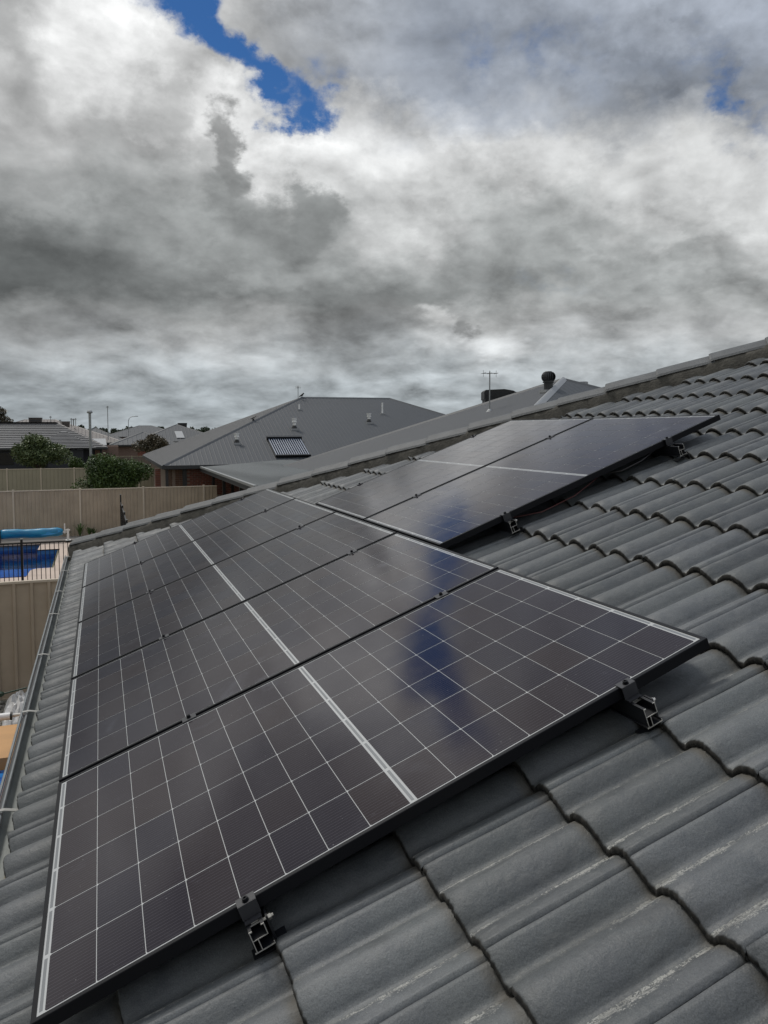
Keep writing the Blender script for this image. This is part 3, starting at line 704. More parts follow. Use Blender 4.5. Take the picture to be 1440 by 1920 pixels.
# rails: profile in the (u,n) plane, extruded along v
def rail_profile(m, y0, y1):
    t = .0018; x0, x1, zb, zt = -.018, .018, -.088, -.032
    zm = -.060
    m.box((x0, y0, zb), (x0 + t, y1, zt - .004)); m.box((x1 - t, y0, zm), (x1, y1, zt)); m.box((x0 + t, y0, zb), (x1 + .006, y1, zb + t * 1.3))
    m.box((x0 + t, y0, zm), (x1 - t, y1, zm + t)); m.box((-.006, y0, zb + t * 1.3), (-.006 + t, y1, zm)); m.box((x0 + t, y0, zt - .007), (x0 + .007, y1, zt - .004))
    m.box((x1 - .007, y0, zt - .002), (x1 - t, y1, zt)); m.box((x1 + .004, y0, zb + t * 1.3), (x1 + .006, y1, zb + .007)); m.box((x0 - .004, y0, zb), (x0, y1, zb + .003))
def end_clamp(parent, u, v, side=-1):
    m = MB()
    m.box((-.021, -.011, .0005), (.021, .013 + .004, .0035)); m.box((-.021, -.013, -.030), (.021, -.010, .0035)); m.box((-.019, -.026, -.034), (.019, -.010, -.031))
    # side: -1 clamp stands at the front edge of the panel
    Mx = Matrix.Translation((u, v, 0)) if side < 0 else Matrix.Translation((u, v, 0)) @ Matrix.Rotation(PI, 4, 'Z')
    c = m.build('end_clamp', M['frametop'], parent, mw=Mx)
    bo = MB(); bo.lathe([(.0085, 0), (.0085, .001), (.0065, .001), (.0065, .0065), (.0058, .0072), (.0034, .0072), (.0034, .003)], (0, -.001, .0035), 12)
    bo.build('bolt', M['frame'], c)
    sq = MB(); sq.box((-.007, -.020, -.040), (.009, -.006, -.0345)); sq.box((-.016, -.022, -.0445), (.017, -.004, -.041)); sq.build('clamp_nut', M['alu'], c)
    return c
def mid_clamp(parent, u, v):
    m = MB(); m.box((-.025, -.0205, .0005), (.025, .0205, .0032)); m.box((-.02, -.008, -.03), (.02, .008, .0005))
    c = m.build('mid_clamp', M['frametop'], parent, mw=Matrix.Translation((u, v, 0)))
    bo = MB(); bo.lathe([(.0085, 0), (.0085, .0012), (.0065, .0012), (.0065, .0085), (.0058, .0092), (.0034, .0092), (.0034, .004)], (0, 0, .0032), 12); bo.build('bolt', M['frame'], c)
def bracket(parent, u, v):
    m = MB(); m.box((.0245, v - .016, -.098), (.029, v + .016, -.036)); m.box((.0245, v - .016, -.103), (.052, v + .016, -.098)); m.box((.047, v - .016, -.128), (.052, v + .016, -.103))
    m.box((-.03, v - .016, -.115), (.0245, v + .016, -.110))
    m.box((.0205, v - .004, -.128), (.0245, v + .0, -.098))
    c = m.build('roof_bracket', M['rail'], parent, loc=(u, 0, 0))
    b2 = MB(); b2.tube([(.018, v - .004, -.047), (.041, v - .004, -.047)], .0038, 8); b2.tube([(.029, v - .004, -.047), (.036, v - .004, -.047)], .0075, 6); b2.build('bracket_bolt', M['steel'], c)
def make_rail(u, v0, v1, vpanel0, npan, label):
    p = put('mounting_rail', None, None, mw=ROOFM, label=label, cat='mounting rail', group='black aluminium rails under the solar panels')
    m = MB(); rail_profile(m, v0, v1); m.build('rail_body', M['rail'], p, loc=(u, 0, 0))
    m = MB(); rail_profile(m, v0 - .0012, v0 - .0001); m.build('sawn_end', M['alu'], p, loc=(u, 0, 0))
    end_clamp(p, u, vpanel0 - .0005); end_clamp(p, u, vpanel0 + npan * (PW + PG) - PG + .0005, 1)
    for k in range(1, npan): mid_clamp(p, u, vpanel0 + k * (PW + PG) - PG / 2)
    v = v0 + .035
    while v < v1: bracket(p, u, v); v += 1.2
make_rail(.459, -.048, 5.83, 0, 5, 'lower rail of the front row, sawn end under the nearest clamp')
make_rail(1.490, -.075, 5.83, 0, 5, 'upper rail of the front row, sawn end near the right corner of the front panel')
make_rail(UU + .375, UV_ - .05, UV_ + 2.40, UV_, 2, 'lower rail beneath the upper pair of panels')
make_rail(UU + 1.395, UV_ - .09, UV_ + 2.40, UV_, 2, 'topmost rail beneath the upper pair of panels')
cb = MB(); pts = [UVN(2.16 + .05, UV_ + .05, -.05), UVN(2.35, UV_ + .015, -.075), UVN(2.55, UV_ + .01, -.070), UVN(2.7, UV_ + .03, -.045), UVN(2.8, UV_ + .08, -.033)]
cb.tube(pts, .003, 8); cb.build('panel_cable', M['redcable'], label='thin dark red cable looping under the edge of the upper panel pair', cat='cable')
cb = MB(); pts = [UVN(2.75, UV_ + .06, -.036), UVN(2.85, UV_ + .006, -.055), UVN(2.98, UV_ + .0, -.050), UVN(3.1, UV_ + .03, -.036)]
cb.tube(pts, .004, 8); cb.build('panel_cable', M['cable'], label='short black cable hanging under the upper panel pair near the topmost rail', cat='cable')

# ------------------------------------------------------------------ fences
def steel_fence(A, B, h, label, fm, bay=2.36, rib=.13, ribw=.03, depth=.022, capr=.028, name='steel_fence', z0=0.0, firstpost=0.0, capm=None):
    A = Vector((A[0], A[1], 0)); B = Vector((B[0], B[1], 0)); L = (B - A).length; d = (B - A).normalized()
    rz = math.atan2(d.y, d.x); t = thing(name, label, 'fence', loc=(A.x, A.y, z0), rz=rz)
    capm = capm or M['fencecap']
    x = firstpost; posts = []
    while x <= L + .01: posts.append(x); x += bay
    edges = ([0] if firstpost > .01 else []) + posts
    if L - edges[-1] > .2: edges.append(L)
    pm = MB().box((-.032, -.036, 0), (.032, .036, h + .012)).box((-.036, -.040, h + .012), (.036, .040, h + .035)).mesh('post', capm)
    for x in posts: put('post', pm, t, loc=(x, 0, 0))
    for a, c in zip(edges, edges[1:]):
        m = MB(); xs = [a + .033]; 
        prof = []
        x = a + .04
        prof.append((a + .033, 0))
        while x + rib < c - .035:
            prof += [(x, 0), (x + ribw * .3, -depth), (x + ribw, -depth), (x + ribw * 1.3, 0)]; x += rib
        prof.append((c - .033, 0))
        vs = [(x, y, .03) for x, y in prof] + [(x, y, h - .03) for x, y in prof]; n = len(prof)
        m.add(vs, [(i, i + 1, n + i + 1, n + i) for i in range(n - 1)])
        m.build('infill_sheet', fm, t)
        MB().box((a + .033, -.030, h - .035), (c - .033, .030, h)).build('top_rail', capm, t)
        MB().box((a + .033, -.030, .0), (c - .033, .030, .035)).build('bottom_rail', fm, t)
    return t
steel_fence((-12.35, 30.6), (4.6, 30.6), 1.83, 'long tan steel fence behind the pool and its rolled blue cover', M['fence'], bay=2.33, rib=.135, firstpost=0.01 + (12.35 - 2.96) % 2.33)
t = steel_fence((-9.6, 11.25), (0.10, 11.25), 1.80, 'tan steel fence standing just left of the gutter, its top in front of the pool', M['fence'], bay=2.4, rib=.243, ribw=.05, depth=.034, firstpost=0.0)
steel_fence((-16, 50.5), (3.5, 48.6), 1.83, 'olive tan steel fence beyond the rear fence, partly hidden by the bush', M['fence2'], bay=1.86, rib=.22, firstpost=.3 + 12.55 % 1.86, depth=.02)
steel_fence((0.5, 74), (9, 73), 1.75, 'brownish fence far off beside the house with the tiled roof', mat('brown_fence', (0.14, 0.11, 0.09), 0.7), bay=2.36, rib=.2, capm=M['fence2'])

# black tubular pool fence
def pool_fence(A, B, h, label, posts, spacing=.098, z0=0.0, tall=None):
    A = Vector((A[0], A[1], 0)); B = Vector((B[0], B[1], 0)); L = (B - A).length; d = (B - A).normalized()
    t = thing('pool_fence', label, 'pool fence', 'black pool fencing', loc=(A.x, A.y, z0), rz=math.atan2(d.y, d.x))
    for z in (h - .03, .11): MB().box((0, -.019, z - .015), (L, .019, z + .015)).build('fence_rail', M['black'], t)
    bm = MB().box((-.008, -.008, .05), (.008, .008, h - .045)).mesh('baluster', M['black'])
    x = spacing * .6
    while x < L:
        if not any(abs(x - p) < .04 for p in posts): put('baluster', bm, t, loc=(x, 0, 0))
        x += spacing
    for p in posts:
        hh = (tall or {}).get(p, h + .06)
        po = MB().box((-.026, -.026, 0), (.026, .026, hh)).build('fence_post', M['black'], t, loc=(p, 0, 0))
        MB().box((-.03, -.03, hh), (.03, .03, hh + .018)).build('post_cap', M['galv'], po)
    return t
Xp = atY(41, 1040, 18.2)[0]
zt = atY(70, 1015, 18.2)[2]
pool_fence((Xp - 2.4 * 1.0, 18.2), (Xp + 2.3, 18.2), zt, 'black tubular pool fence crossing in front of the pool', [0, 2.4, 4.7])
pool_fence((0.84, 29.9), (0.84, 18.3), 1.36, 'black pool fence seen end-on against the rear tan fence', [0.0, 2.4, 4.8, 7.2, 9.6], tall={0.0: 1.62})
# swimming pool
pool = thing('swimming_pool', 'blue swimming pool with square notched corners behind the black fence', 'swimming pool')
w = MB(); n = len(POOL)
vs = [(x, y, .02) for x, y in POOL] + [(x, y, -1.4) for x, y in POOL]
w.add(vs, [(i, n + i, n + (i + 1) % n, (i + 1) % n) for i in range(n)]); w.add([(x, y, -1.4) for x, y in POOL], [tuple(range(n))])
w.build('pool_shell', M['basin'], pool)
MB().box((-5.9, 25.0, -1.39), (-1.26, 26.4, -.45)).build('pool_ledge', M['ledge'], pool)
MB().add([(x, y, -.14) for x, y in POOL], [tuple(range(n))]).build('water', M['water'], pool)
# rolled pool blanket on its reel
rl = thing('pool_cover_reel', 'rolled cyan pool blanket on a white stand in front of the tan fence', 'pool cover reel')
yR = 29.0; xa = atY(2, 1000, yR)[0]; xb = atY(118, 1000, yR)[0]; zr = atY(60, 1000, yR)[2]
m = MB(); pts = []; rs = []
for i in range(25):
    f = i / 24; pts.append((xa + (xb - xa) * f, yR, zr + .012 * math.sin(f * 9))); rs.append(.165 + .008 * math.sin(f * 13) + .004 * math.sin(f * 31) - (.07 * max(0, (f - .93) / .07)))
m.tube(pts, .16, 20, rs=rs); smooth(m.build('rolled_blanket', M['cover'], rl))
m = MB(); m.add([(xb - .75, yR - .167, zr + .02), (xb - .1, yR - .14, zr + .09), (xb - .05, yR - .15, zr + .04), (xb - .35, yR - .172, zr - .06), (xb - .7, yR - .170, zr - .075)], [(0, 4, 3, 2, 1)]); m.build('blanket_flap', M['ledge'], rl)
MB().tube([(xa - .12, yR, zr), (xb + .12, yR, zr)], .035, 10).build('roller_tube', M['white'], rl)
MB().box((xb + .04, yR - .03, zr - .05), (xb + .085, yR + .03, zr + .30)).build('crank_handle', M['white'], rl)
MB().box((xb + .13, yR - .05, 0.06), (xb + .21, yR + .05, zr + .10)).box((xb + .04, yR - .04, zr + .05), (xb + .24, yR + .04, zr + .085)).box((xb + .08, yR - .22, 0.06), (xb + .25, yR + .22, .10)).build('reel_stand', M['white'], rl)
MB().box((xa - .22, yR - .17, .06), (xa - .02, yR + .17, zr + .16)).build('reel_stand', M['black'], rl, label='dark end stand at the left edge')
# strappy plants at the foot of the rear fence
def strappy(x, y, h, n, label, seed, z0=0.06):
    r = random.Random(seed); t = thing('garden_plant', label, 'plant', 'strappy plants along the rear fence', loc=(x, y, z0)); m = MB()
    for i in range(n):
        a = r.uniform(0, 2 * PI); l = h * r.uniform(.6, 1.1); o = r.uniform(.15, .75) * l; w = .018
        d = Vector((math.cos(a), math.sin(a), 0)); s_ = Vector((-d.y, d.x, 0)) * w
        p = [Vector((0, 0, 0)), d * o * .35 + Vector((0, 0, l * .55)), d * o * .75 + Vector((0, 0, l * .85)), d * o * 1.15 + Vector((0, 0, l * .78))]
        vs = []
        for k, q in enumerate(p): ww = [1, 1.1, .8, .1][k]; vs += [q - s_ * ww, q + s_ * ww]
        m.add(vs, [(0, 1, 3, 2), (2, 3, 5, 4), (4, 5, 7, 6)])
    m.build('leaves', M['leaf1'], t)
for i, (px, h, lab) in enumerate([(150, .52, 'spiky green plant in the middle of the strip under the tan rear fence'), (168, .38, 'smaller spiky plant just right of the tallest one by the rear fence'), (127, .26, 'low dark plant beside the white stand of the pool cover reel'), (176, .3, 'small plant nearest the hip of the tiled roof by the rear fence')]):
    p = atY(px, 1004, 30.2); strappy(p[0], 30.2, h, 26, lab, i + 3)

# ------------------------------------------------------------------ things left of the gutter
spa = thing('plunge_pool', 'ochre boarded plunge pool with blue water at the lower left edge', 'pool')
m = MB(); X0, X1, Ya, Yb, zt = -3.2, -.575, 2.5, 7.52, .90; xi, yi = -.72, 6.60
m.box((X0, yi, zt - .04), (X1, Yb, zt)); m.box((xi, Ya, zt - .04), (X1, yi, zt)); m.build('rim', M['ochre'], spa)
m = MB(); m.box((X0, Yb - .03, 0), (X1, Yb - .005, zt - .04)); m.box((X1 - .03, Ya, 0), (X1 - .004, Yb - .03, zt - .04)); m.box((X0, yi + .0, .3), (xi, yi + .02, zt - .04)); m.box((xi, Ya, .3), (xi + .02, yi, zt - .04)); m.build('side_board', M['ochre'], spa)
MB().box((X0, Ya, .28), (xi, yi, .30)).build('pool_floor', M['basin'], spa)
wm = mat('blue_rippled_water', (0.006, 0.075, 0.33), 0.12, col2=(0.02, 0.20, 0.55), vscale=16, bump=.8, bscale=22)
MB().add([(X0, Ya, zt - .12), (xi, Ya, zt - .12), (xi, yi, zt - .12), (X0, yi, zt - .12)], [(0, 1, 2, 3)]).build('water', wm, spa)
wp = thing('white_pipe', 'white plastic pipe lying across the far end of the ochre plunge pool', 'pipe')
MB().tube([(-3.1, 7.66, .95), (-.83, 7.66, .95)], .040, 18).build('pipe_body', M['whitepipe'], wp)
MB().tube([(-.835, 7.66, .95), (-.815, 7.66, .95)], .0445, 18).build('pipe_collar', M['black'], wp)
MB().tube([(-.82, 7.66, .955), (-.70, 7.66, .955)], .018, 12).tube([(-.735, 7.66, .96), (-.735, 7.64, 0.9), (-.725, 7.60, .75), (-.715, 7.60, 0.0)], .016, 12).build('pipe_elbow', M['white'], wp)
# crumpled white sheet and river stones at the fence foot
def crumple(c, sx, sy, h, seed, n=16):
    r = np.random.RandomState(seed); m = MB(); vs = []
    for i in range(n):
        for j in range(n):
            fx, fy = i / (n - 1) * 2 - 1, j / (n - 1) * 2 - 1
            e = max(0, 1 - fx * fx) * max(0, 1 - fy * fy)
            z = h * e ** .5 * (.55 + .6 * r.rand()) 
            vs.append((c[0] + sx * fx * (1 - .25 * abs(fy)) + r.normal(0, .02) * sx, c[1] + sy * fy + r.normal(0, .02) * sy, c[2] + z))
    m.add(vs, [(i * n + j, (i + 1) * n + j, (i + 1) * n + j + 1, i * n + j + 1) for i in range(n - 1) for j in range(n - 1)]); return m
crumple((-.97, 10.35, .02), .26, .62, .34, 4).build('crumpled_sheet', M['rag'], label='crumpled white plastic sheet lying on gravel at the foot of the near fence', cat='plastic sheet')
rm = MB(); r = random.Random(9)
for i in range(420):
    x, y = r.uniform(-2.6, -1.05), r.uniform(9.0, 11.1); s_ = r.uniform(.02, .055)
    rm.lathe([(s_ * .4, -s_ * .35), (s_, 0), (s_ * .8, s_ * .35), (s_ * .25, s_ * .5)], (x, y, .03 + s_ * .3), 6)
rm.build('river_stones', mat('river_stones', (0.30, 0.28, 0.24), 0.8, col2=(0.10, 0.095, 0.08), vscale=8), kind='stuff', label='loose grey river stones at the foot of the near fence')
MB().tube([(-2.5, 10.45, .35), (-1.28, 10.38, .36), (-1.22, 10.38, .37), (-.9, 10.4, .42)], .012, 8).lathe([(.01, -.04), (.045, -.02), (.045, .02), (.01, .04)], (-1.24, 10.38, .37), 8).build('garden_wire', M['rope'], label='dark green wire stretched over the stones in front of the near fence', cat='wire')

# ------------------------------------------------------------------ trees
def foliage(c, rad, nleaf, size, seed, nclump=14, flat=1.0):
    r = np.random.RandomState(seed)
    cl = r.normal(size=(nclump, 3)); cl /= np.linalg.norm(cl, axis=1)[:, None]
    cl *= (r.rand(nclump, 1) ** .5) * .72
    cr = r.uniform(.26, .46, nclump)
    k = r.randint(0, nclump, nleaf)
    d = r.normal(size=(nleaf, 3)); d /= np.linalg.norm(d, axis=1)[:, None]
    P = cl[k] + d * (cr[k] * (r.rand(nleaf) ** .35))[:, None]
    P += r.normal(0, .03, P.shape)
    P = P * np.array(rad) + np.array(c)
    a = r.normal(size=(nleaf, 3)); a /= np.linalg.norm(a, axis=1)[:, None]
    b_ = np.cross(a, r.normal(size=(nleaf, 3))); b_ /= np.linalg.norm(b_, axis=1)[:, None]
    s_ = size * r.uniform(.6, 1.3, nleaf)[:, None]
    V = np.stack([P - a * s_, P + b_ * s_ * .5, P + a * s_, P - b_ * s_ * .5], 1).reshape(-1, 3)
    F = np.arange(nleaf * 4).reshape(-1, 4)
    me = bpy.data.meshes.new('crown'); me.from_pydata(V.tolist(), [], F.tolist()); return me, cl * np.array(rad) + np.array(c)
def tree(name, x, y, zb, h, rad, lm, label, cat='tree', seed=1, nleaf=6000, size=.09, group=None, cz=None, nclump=14, z0=0):
    t = thing(name, label, cat, group, loc=(x, y, z0))
    c = (0, 0, cz if cz else h - rad[2])
    me, cl = foliage(c, rad, nleaf, size, seed, nclump); me.materials.append(lm); put('crown', me, t)
    m = MB(); m.tube([(0, 0, 0), (0.03, 0, c[2] * .5), (0, .02, c[2])], .1, 8, rs=[.05 * h * .6, .03 * h * .6, .02 * h * .6])
    for q in cl[:9]: m.tube([(0, 0, c[2] * .45), tuple(np.array(q) * .5 + np.array([0, 0, c[2] * .35])), tuple(q)], .02, 5, rs=[.022 * h * .5, .014 * h * .5, .005 * h])
    m.build('trunk', M['bark'], t); return t
# big bush between the two tan fences
p = atY(212, 905, 37.5); tree('bush', p[0], 37.5, 0, 3.2, (1.95, 1.1, 1.25), M['leaf4'], 'big dense green bush between the two tan fences', 'bush', 3, 34000, .060, cz=2.05, nclump=30)
p = atY(75, 870, 55.5); tree('tree', p[0], 55.5, 0, 3.9, (1.95, 1.5, 1.35), M['leaf2'], 'rounded olive green tree in front of the dark walled tiled house', 'tree', 5, 15000, .085, cz=2.65, nclump=22)
p = atY(146, 868, 57.0); tree('bush', p[0], 57, 0, 2.3, (.72, .7, .62), M['leaf4'], 'small round bush between the olive tree and the white pole', 'bush', 7, 4000, .07, cz=1.75)
p = atY(285, 840, 62.0); tree('tree', p[0], 62, 0, 4.3, (1.45, 1.3, 1.15), M['leaf3'], 'sparse bronze leaved tree behind the big bush, left of the grey metal roof', 'tree', 9, 6500, .085, cz=3.0, nclump=16)
p = atY(-8, 800, 105.0); tree('tree', p[0], 105, 0, 8.2, (2.1, 2, 2.2), M['leaf3'], 'dark tree cut off by the left edge above the tiled house', 'tree', 11, 5000, .16, cz=5.4)
TREE_AT = ['right of the three thin masts', 'directly behind the white pole', 'just right of the white pole', 'right of the thin tall mast', 'just left of the thin tall mast', 'right of the curved street lamp, wide and low',
           'beneath the curved street lamp', 'second to the right of the curved street lamp', 'midway between the tall mast and the street lamp', 'left of the skylight roof, behind the bronze tree', 'behind the peak of the skylight roof',
           'just right of the dark cooler on the skylight roof', 'largest of those right of the skylight roof', 'between the dark cooler and the largest tree on the right', 'against the left slope of the charcoal roof', 'mostly hidden behind the charcoal metal roof']
k = 0
for (px, wpx, ytop, D_) in [(152, 26, 797, 260), (170, 20, 800, 270), (183, 18, 797, 250), (212, 22, 800, 300), (196, 16, 803, 280), (262, 20, 797, 230), (240, 14, 800, 240), (250, 16, 798, 250), (225, 20, 803, 300), (290, 26, 797, 260), (308, 16, 797, 260), (362, 22, 800, 230), (392, 38, 797, 220), (375, 24, 801, 240), (410, 26, 800, 240), (440, 60, 801, 260)]:
    p = atY(px, 808, D_); sc = D_ / FPX; hh = 4.05 + (808 - ytop) * sc; k += 1
    tree('distant_tree', p[0], D_, 0, hh, (wpx * sc * .62, 3, hh * .42), M['far'], 'distant tree %s' % TREE_AT[k - 1], 'tree', 20 + k, 1500, .32, 'trees along the horizon', cz=hh * .58, nclump=9)

# ------------------------------------------------------------------ roofs
def roof_face(parent, E0, E1, T1, T0, base, rib=None, style='up', spacing=.2, h=.03, w=.05, thick=.05, name='roof'):
    E0, E1, T0, T1 = map(Vector, (E0, E1, T0, T1)); ax = (E1 - E0).normalized()
    m = MB(); nrm = (E1 - E0).cross(T0 - E0 if (T0 - E0).length > .1 else T1 - E0).normalized()
    if nrm.z < 0: nrm = -nrm
    up = nrm.cross(ax).normalized(); 
    if up.z < 0: up = -up
    dn = -nrm * thick
    pts = [E0, E1, T1] + ([T0] if (T0 - T1).length > .01 else []); n = len(pts)
    m.add(pts + [q + dn for q in pts], [tuple(range(n)), tuple(range(2 * n - 1, n - 1, -1))] + [(i, n + i, n + (i + 1) % n, (i + 1) % n) for i in range(n)])
    rf = m.build(name, base, parent)
    W = (E1 - E0).length; a0 = (T0 - E0).dot(ax); a1 = (T1 - E0).dot(ax); H = (T0 - E0).dot(up)
    r = MB()
    if style == 'up':
        a = spacing * .5
        while a < W:
            bm = H * min(1, a / a0 if a0 > .01 else 1, (W - a) / (W - a1) if W - a1 > .01 else 1)
            if bm > .15:
                q0 = E0 + ax * a; q1 = q0 + up * (bm - .03)
                r.add([q0 - ax * w + nrm * .002, q0 + nrm * h, q0 + ax * w + nrm * .002, q1 - ax * w + nrm * .002, q1 + nrm * h, q1 + ax * w + nrm * .002], [(0, 1, 4, 3), (1, 2, 5, 4), (0, 2, 1)])
            a += spacing
    else:
        b_ = 0
        while b_ < H - .1:
            l = a0 * b_ / H; rr = W - (W - a1) * b_ / H
            q0 = E0 + up * b_ + ax * l; q1 = E0 + up * b_ + ax * rr; l2 = E0 + up * (b_ + spacing * .95) + ax * (a0 * (b_ + spacing * .95) / H); r2 = E0 + up * (b_ + spacing * .95) + ax * (W - (W - a1) * (b_ + spacing * .95) / H)
            r.add([q0 + nrm * .002, q1 + nrm * .002, q1 + nrm * h, q0 + nrm * h, r2 + nrm * .003, l2 + nrm * .003], [(0, 1, 2, 3), (3, 2, 4, 5)])
            b_ += spacing
    r.build('roof_ribs' if style == 'up' else 'tile_courses', rib or base, rf, kind='stuff')
    return rf
def ridge(parent, A, B, m_, w=.12, name='ridge_cap', h=.035):
    A, B = Vector(A), Vector(B); d = (B - A).normalized(); s_ = d.cross(Vector((0, 0, 1))).normalized(); up = s_.cross(d).normalized()
    if up.z < 0: up = -up
    m = MB(); sec = [(-w, -.06 * w / .12 + .015), (-w * .35, h * .7), (0, h * 1.4), (w * .35, h * .7), (w, -.06 * w / .12 + .015)]; n = 5
    vs = [A + s_ * a + up * z for a, z in sec] + [B + s_ * a + up * z for a, z in sec]
    m.add(vs, [(i, i + 1, n + i + 1, n + i) for i in range(n - 1)] + [tuple(range(n)), tuple(range(2 * n - 1, n - 1, -1))]); return m.build(name, m_, parent)
def hip_house(name, label, x0, x1, y0, y1, ze, zr, mats, style='up', spacing=.2, wallm=None, faces='SWNE', group=None, over=.45, rh=.03, capm=None, capw=.12, ribw=.05):
    t = thing(name, label, 'house', group)
    base, rib = mats; r = min(x1 - x0, y1 - y0) / 2
    if x1 - x0 >= y1 - y0: P0, P1 = (x0 + r, (y0 + y1) / 2, zr), (x1 - r, (y0 + y1) / 2, zr)
    else: P0, P1 = ((x0 + x1) / 2, y0 + r, zr), ((x0 + x1) / 2, y1 - r, zr)
    A, B, C, D_ = (x0, y0, ze), (x1, y0, ze), (x1, y1, ze), (x0, y1, ze)
    wide = x1 - x0 >= y1 - y0
    roof_face(t, A, B, P1 if wide else P0, P0, base, rib, style, spacing, rh, ribw)
    roof_face(t, D_, A, P0, P0 if wide else P1, base, rib, style, spacing, rh, ribw)
    roof_face(t, C, D_, P0 if wide else P1, P1, base, rib, style, spacing, rh, ribw)
    roof_face(t, B, C, P1, P1 if wide else P0, base, rib, style, spacing, rh, ribw)
    cm = capm or base
    ridge(t, A, P0, cm, capw); ridge(t, B, P1 if wide else P0, cm, capw); ridge(t, C, P1, cm, capw); ridge(t, D_, P0 if wide else P1, cm, capw)
    if (Vector(P0) - Vector(P1)).length > .1: ridge(t, P0, P1, cm, capw)
    g_ = .02
    m = MB(); m.box((x0 - .10, y0 - .10, ze - .16), (x1 + .10, y0 - .0, ze + .0)); m.box((x0 - .10, y0, ze - .16), (x0, y1, ze)); m.box((x1, y0, ze - .16), (x1 + .10, y1, ze)); m.box((x0 - .1, y1, ze - .16), (x1 + .1, y1 + .1, ze)); m.build('gutter', M['fascia'], t)
    MB().box((x0 + .01, y0 + .01, ze - .19), (x1 - .01, y1 - .01, ze - .165)).build('soffit', M['fascia'], t)
    if wallm: MB().box((x0 + over, y0 + over, 0), (x1 - over, y1 - over, ze - .19)).build('wall', wallm, t)
    return t
# house A: grey metal hip roof straight ahead
HA = hip_house('metal_roof_house', 'brick house with a large charcoal corrugated hip roof beyond the tan fence', 2.8, 25.0, 34.6, 51.4, 2.5, 5.93, (M['roofmetal'], M['roofrib']), spacing=.21, wallm=None, rh=.007, capw=.13, ribw=.03)
sA = (5.93 - 2.5) / 8.4
def zA(y): return 2.5 + (y - 34.6) * sA
MB().box((3.2, 35.08, 0), (24.5, 51.0, 2.31)).build('wall', M['brickmortar'], HA)
bk = MB().box((-.109, -.028, -.036), (.109, .028, .036)).mesh('brick', M['brick']); bk2 = MB().box((-.109, -.028, -.036), (.109, .028, .036)).mesh('brick', M['brick2'])
nb = 0
for row in range(14):
    z = 2.265 - row * .086
    for i in range(16):
        x = 3.95 + i * .24 + (.12 if row % 2 else 0)
        if x > 6.6: continue
        put('brick', bk, HA, loc=(x, 35.08 - .006, z))
    for i in range(2):
        x = 3.42 + i * .2; o = put('brick', bk2, HA, loc=(x, 35.08 - .006, z)); o.scale = (.85, 1, 1)
    for i in range(8): 
        o = put('brick', bk2, HA, loc=(3.2 - .006, 35.3 + i * .24 + (.12 if row % 2 else 0), z)); o.rotation_euler = (0, 0, PI / 2)
MB().box((3.64, 35.0, 0), (3.82, 35.079, 2.31)).build('downpipe', M['fascia'], HA)
# detached pier at the corner
MB().box((2.88, 34.75, 0), (3.0, 34.87, 2.34)).build('verandah_post', M['fascia'], HA)
for row in range(14):
    o = put('brick', bk, HA, loc=(2.62, 35.9, 2.265 - row * .086)); o.scale = (1.1, 2, 1)
MB().box((2.51, 35.86, 0), (2.73, 35.94, 2.31)).build('brick_pier', M['brickmortar'], HA)
def vent(parent, x, y, h=.42, r=.10, collar=True, capped=True, zf=zA):
    z = zf(y) if zf else 0
    m = MB(); 
    if capped: m.lathe([(r * .7, 0), (r * .7, h * .62), (r * 1.05, h * .62), (r * 1.05, h * .70), (r * .85, h * .72), (r * 1.2, h), (r * 1.2, h * 1.02)], (x, y, z), 14)
    else: m.lathe([(r * .5, 0), (r * .5, h)], (x, y, z), 12)
    v = m.build('vent_pipe', M['ventwhite'], parent)
    if collar: MB().lathe([(r * 1.25, -.03), (r * 1.2, .07), (r * .8, .17), (r * .72, .19)], (x, y, z), 14).build('vent_collar', M['ventdark'], v)
    MB().box((x - r * 1.6, y - r * 1.6, z - .10), (x + r * 1.6, y + r * 1.6, z + .03)).build('vent_flashing', M['hipcap'], v)
vent(HA, 6.42, 36.87, .48, .11); vent(HA, 9.69, 38.56, .56, .12); vent(HA, 14.07, 39.39, .50, .11); vent(HA, 15.31, 40.67, .62, .09, False, False); vent(HA, 10.6, 41.2, .30, .08, False, False)
# evacuated tube collector
col = thing('solar_water_collector', 'evacuated tube solar water collector lying on the charcoal metal roof', 'solar water heater', loc=(7.98, 35.2, zA(35.2) + .06))
ang = math.atan(sA)
Mx = Matrix.Rotation(ang, 4, 'X')
tm = MB().tube([(0, .06, .06), (0, 2.0, .06)], .026, 8).mesh('glass_tube', M['tube'])
for i in range(15):
    put('glass_tube', tm, col, mw=Mx @ Matrix.Translation((.055 + i * .112, 0, 0)))
MB().box((0, 0, .0), (1.68, 2.05, .012)).build('reflector', M['tuberefl'], col, mw=Mx)
MB().box((-.05, 2.02, 0), (1.73, 2.20, .17)).build('manifold', M['black'], col, mw=Mx)
MB().box((-.03, -.03, 0), (1.71, .06, .09)).build('bottom_rail', M['black'], col, mw=Mx)
for x in (0, 1.66): MB().box((x, .06, .012), (x + .03, 2.02, .05)).build('side_rail', M['black'], col, mw=Mx)
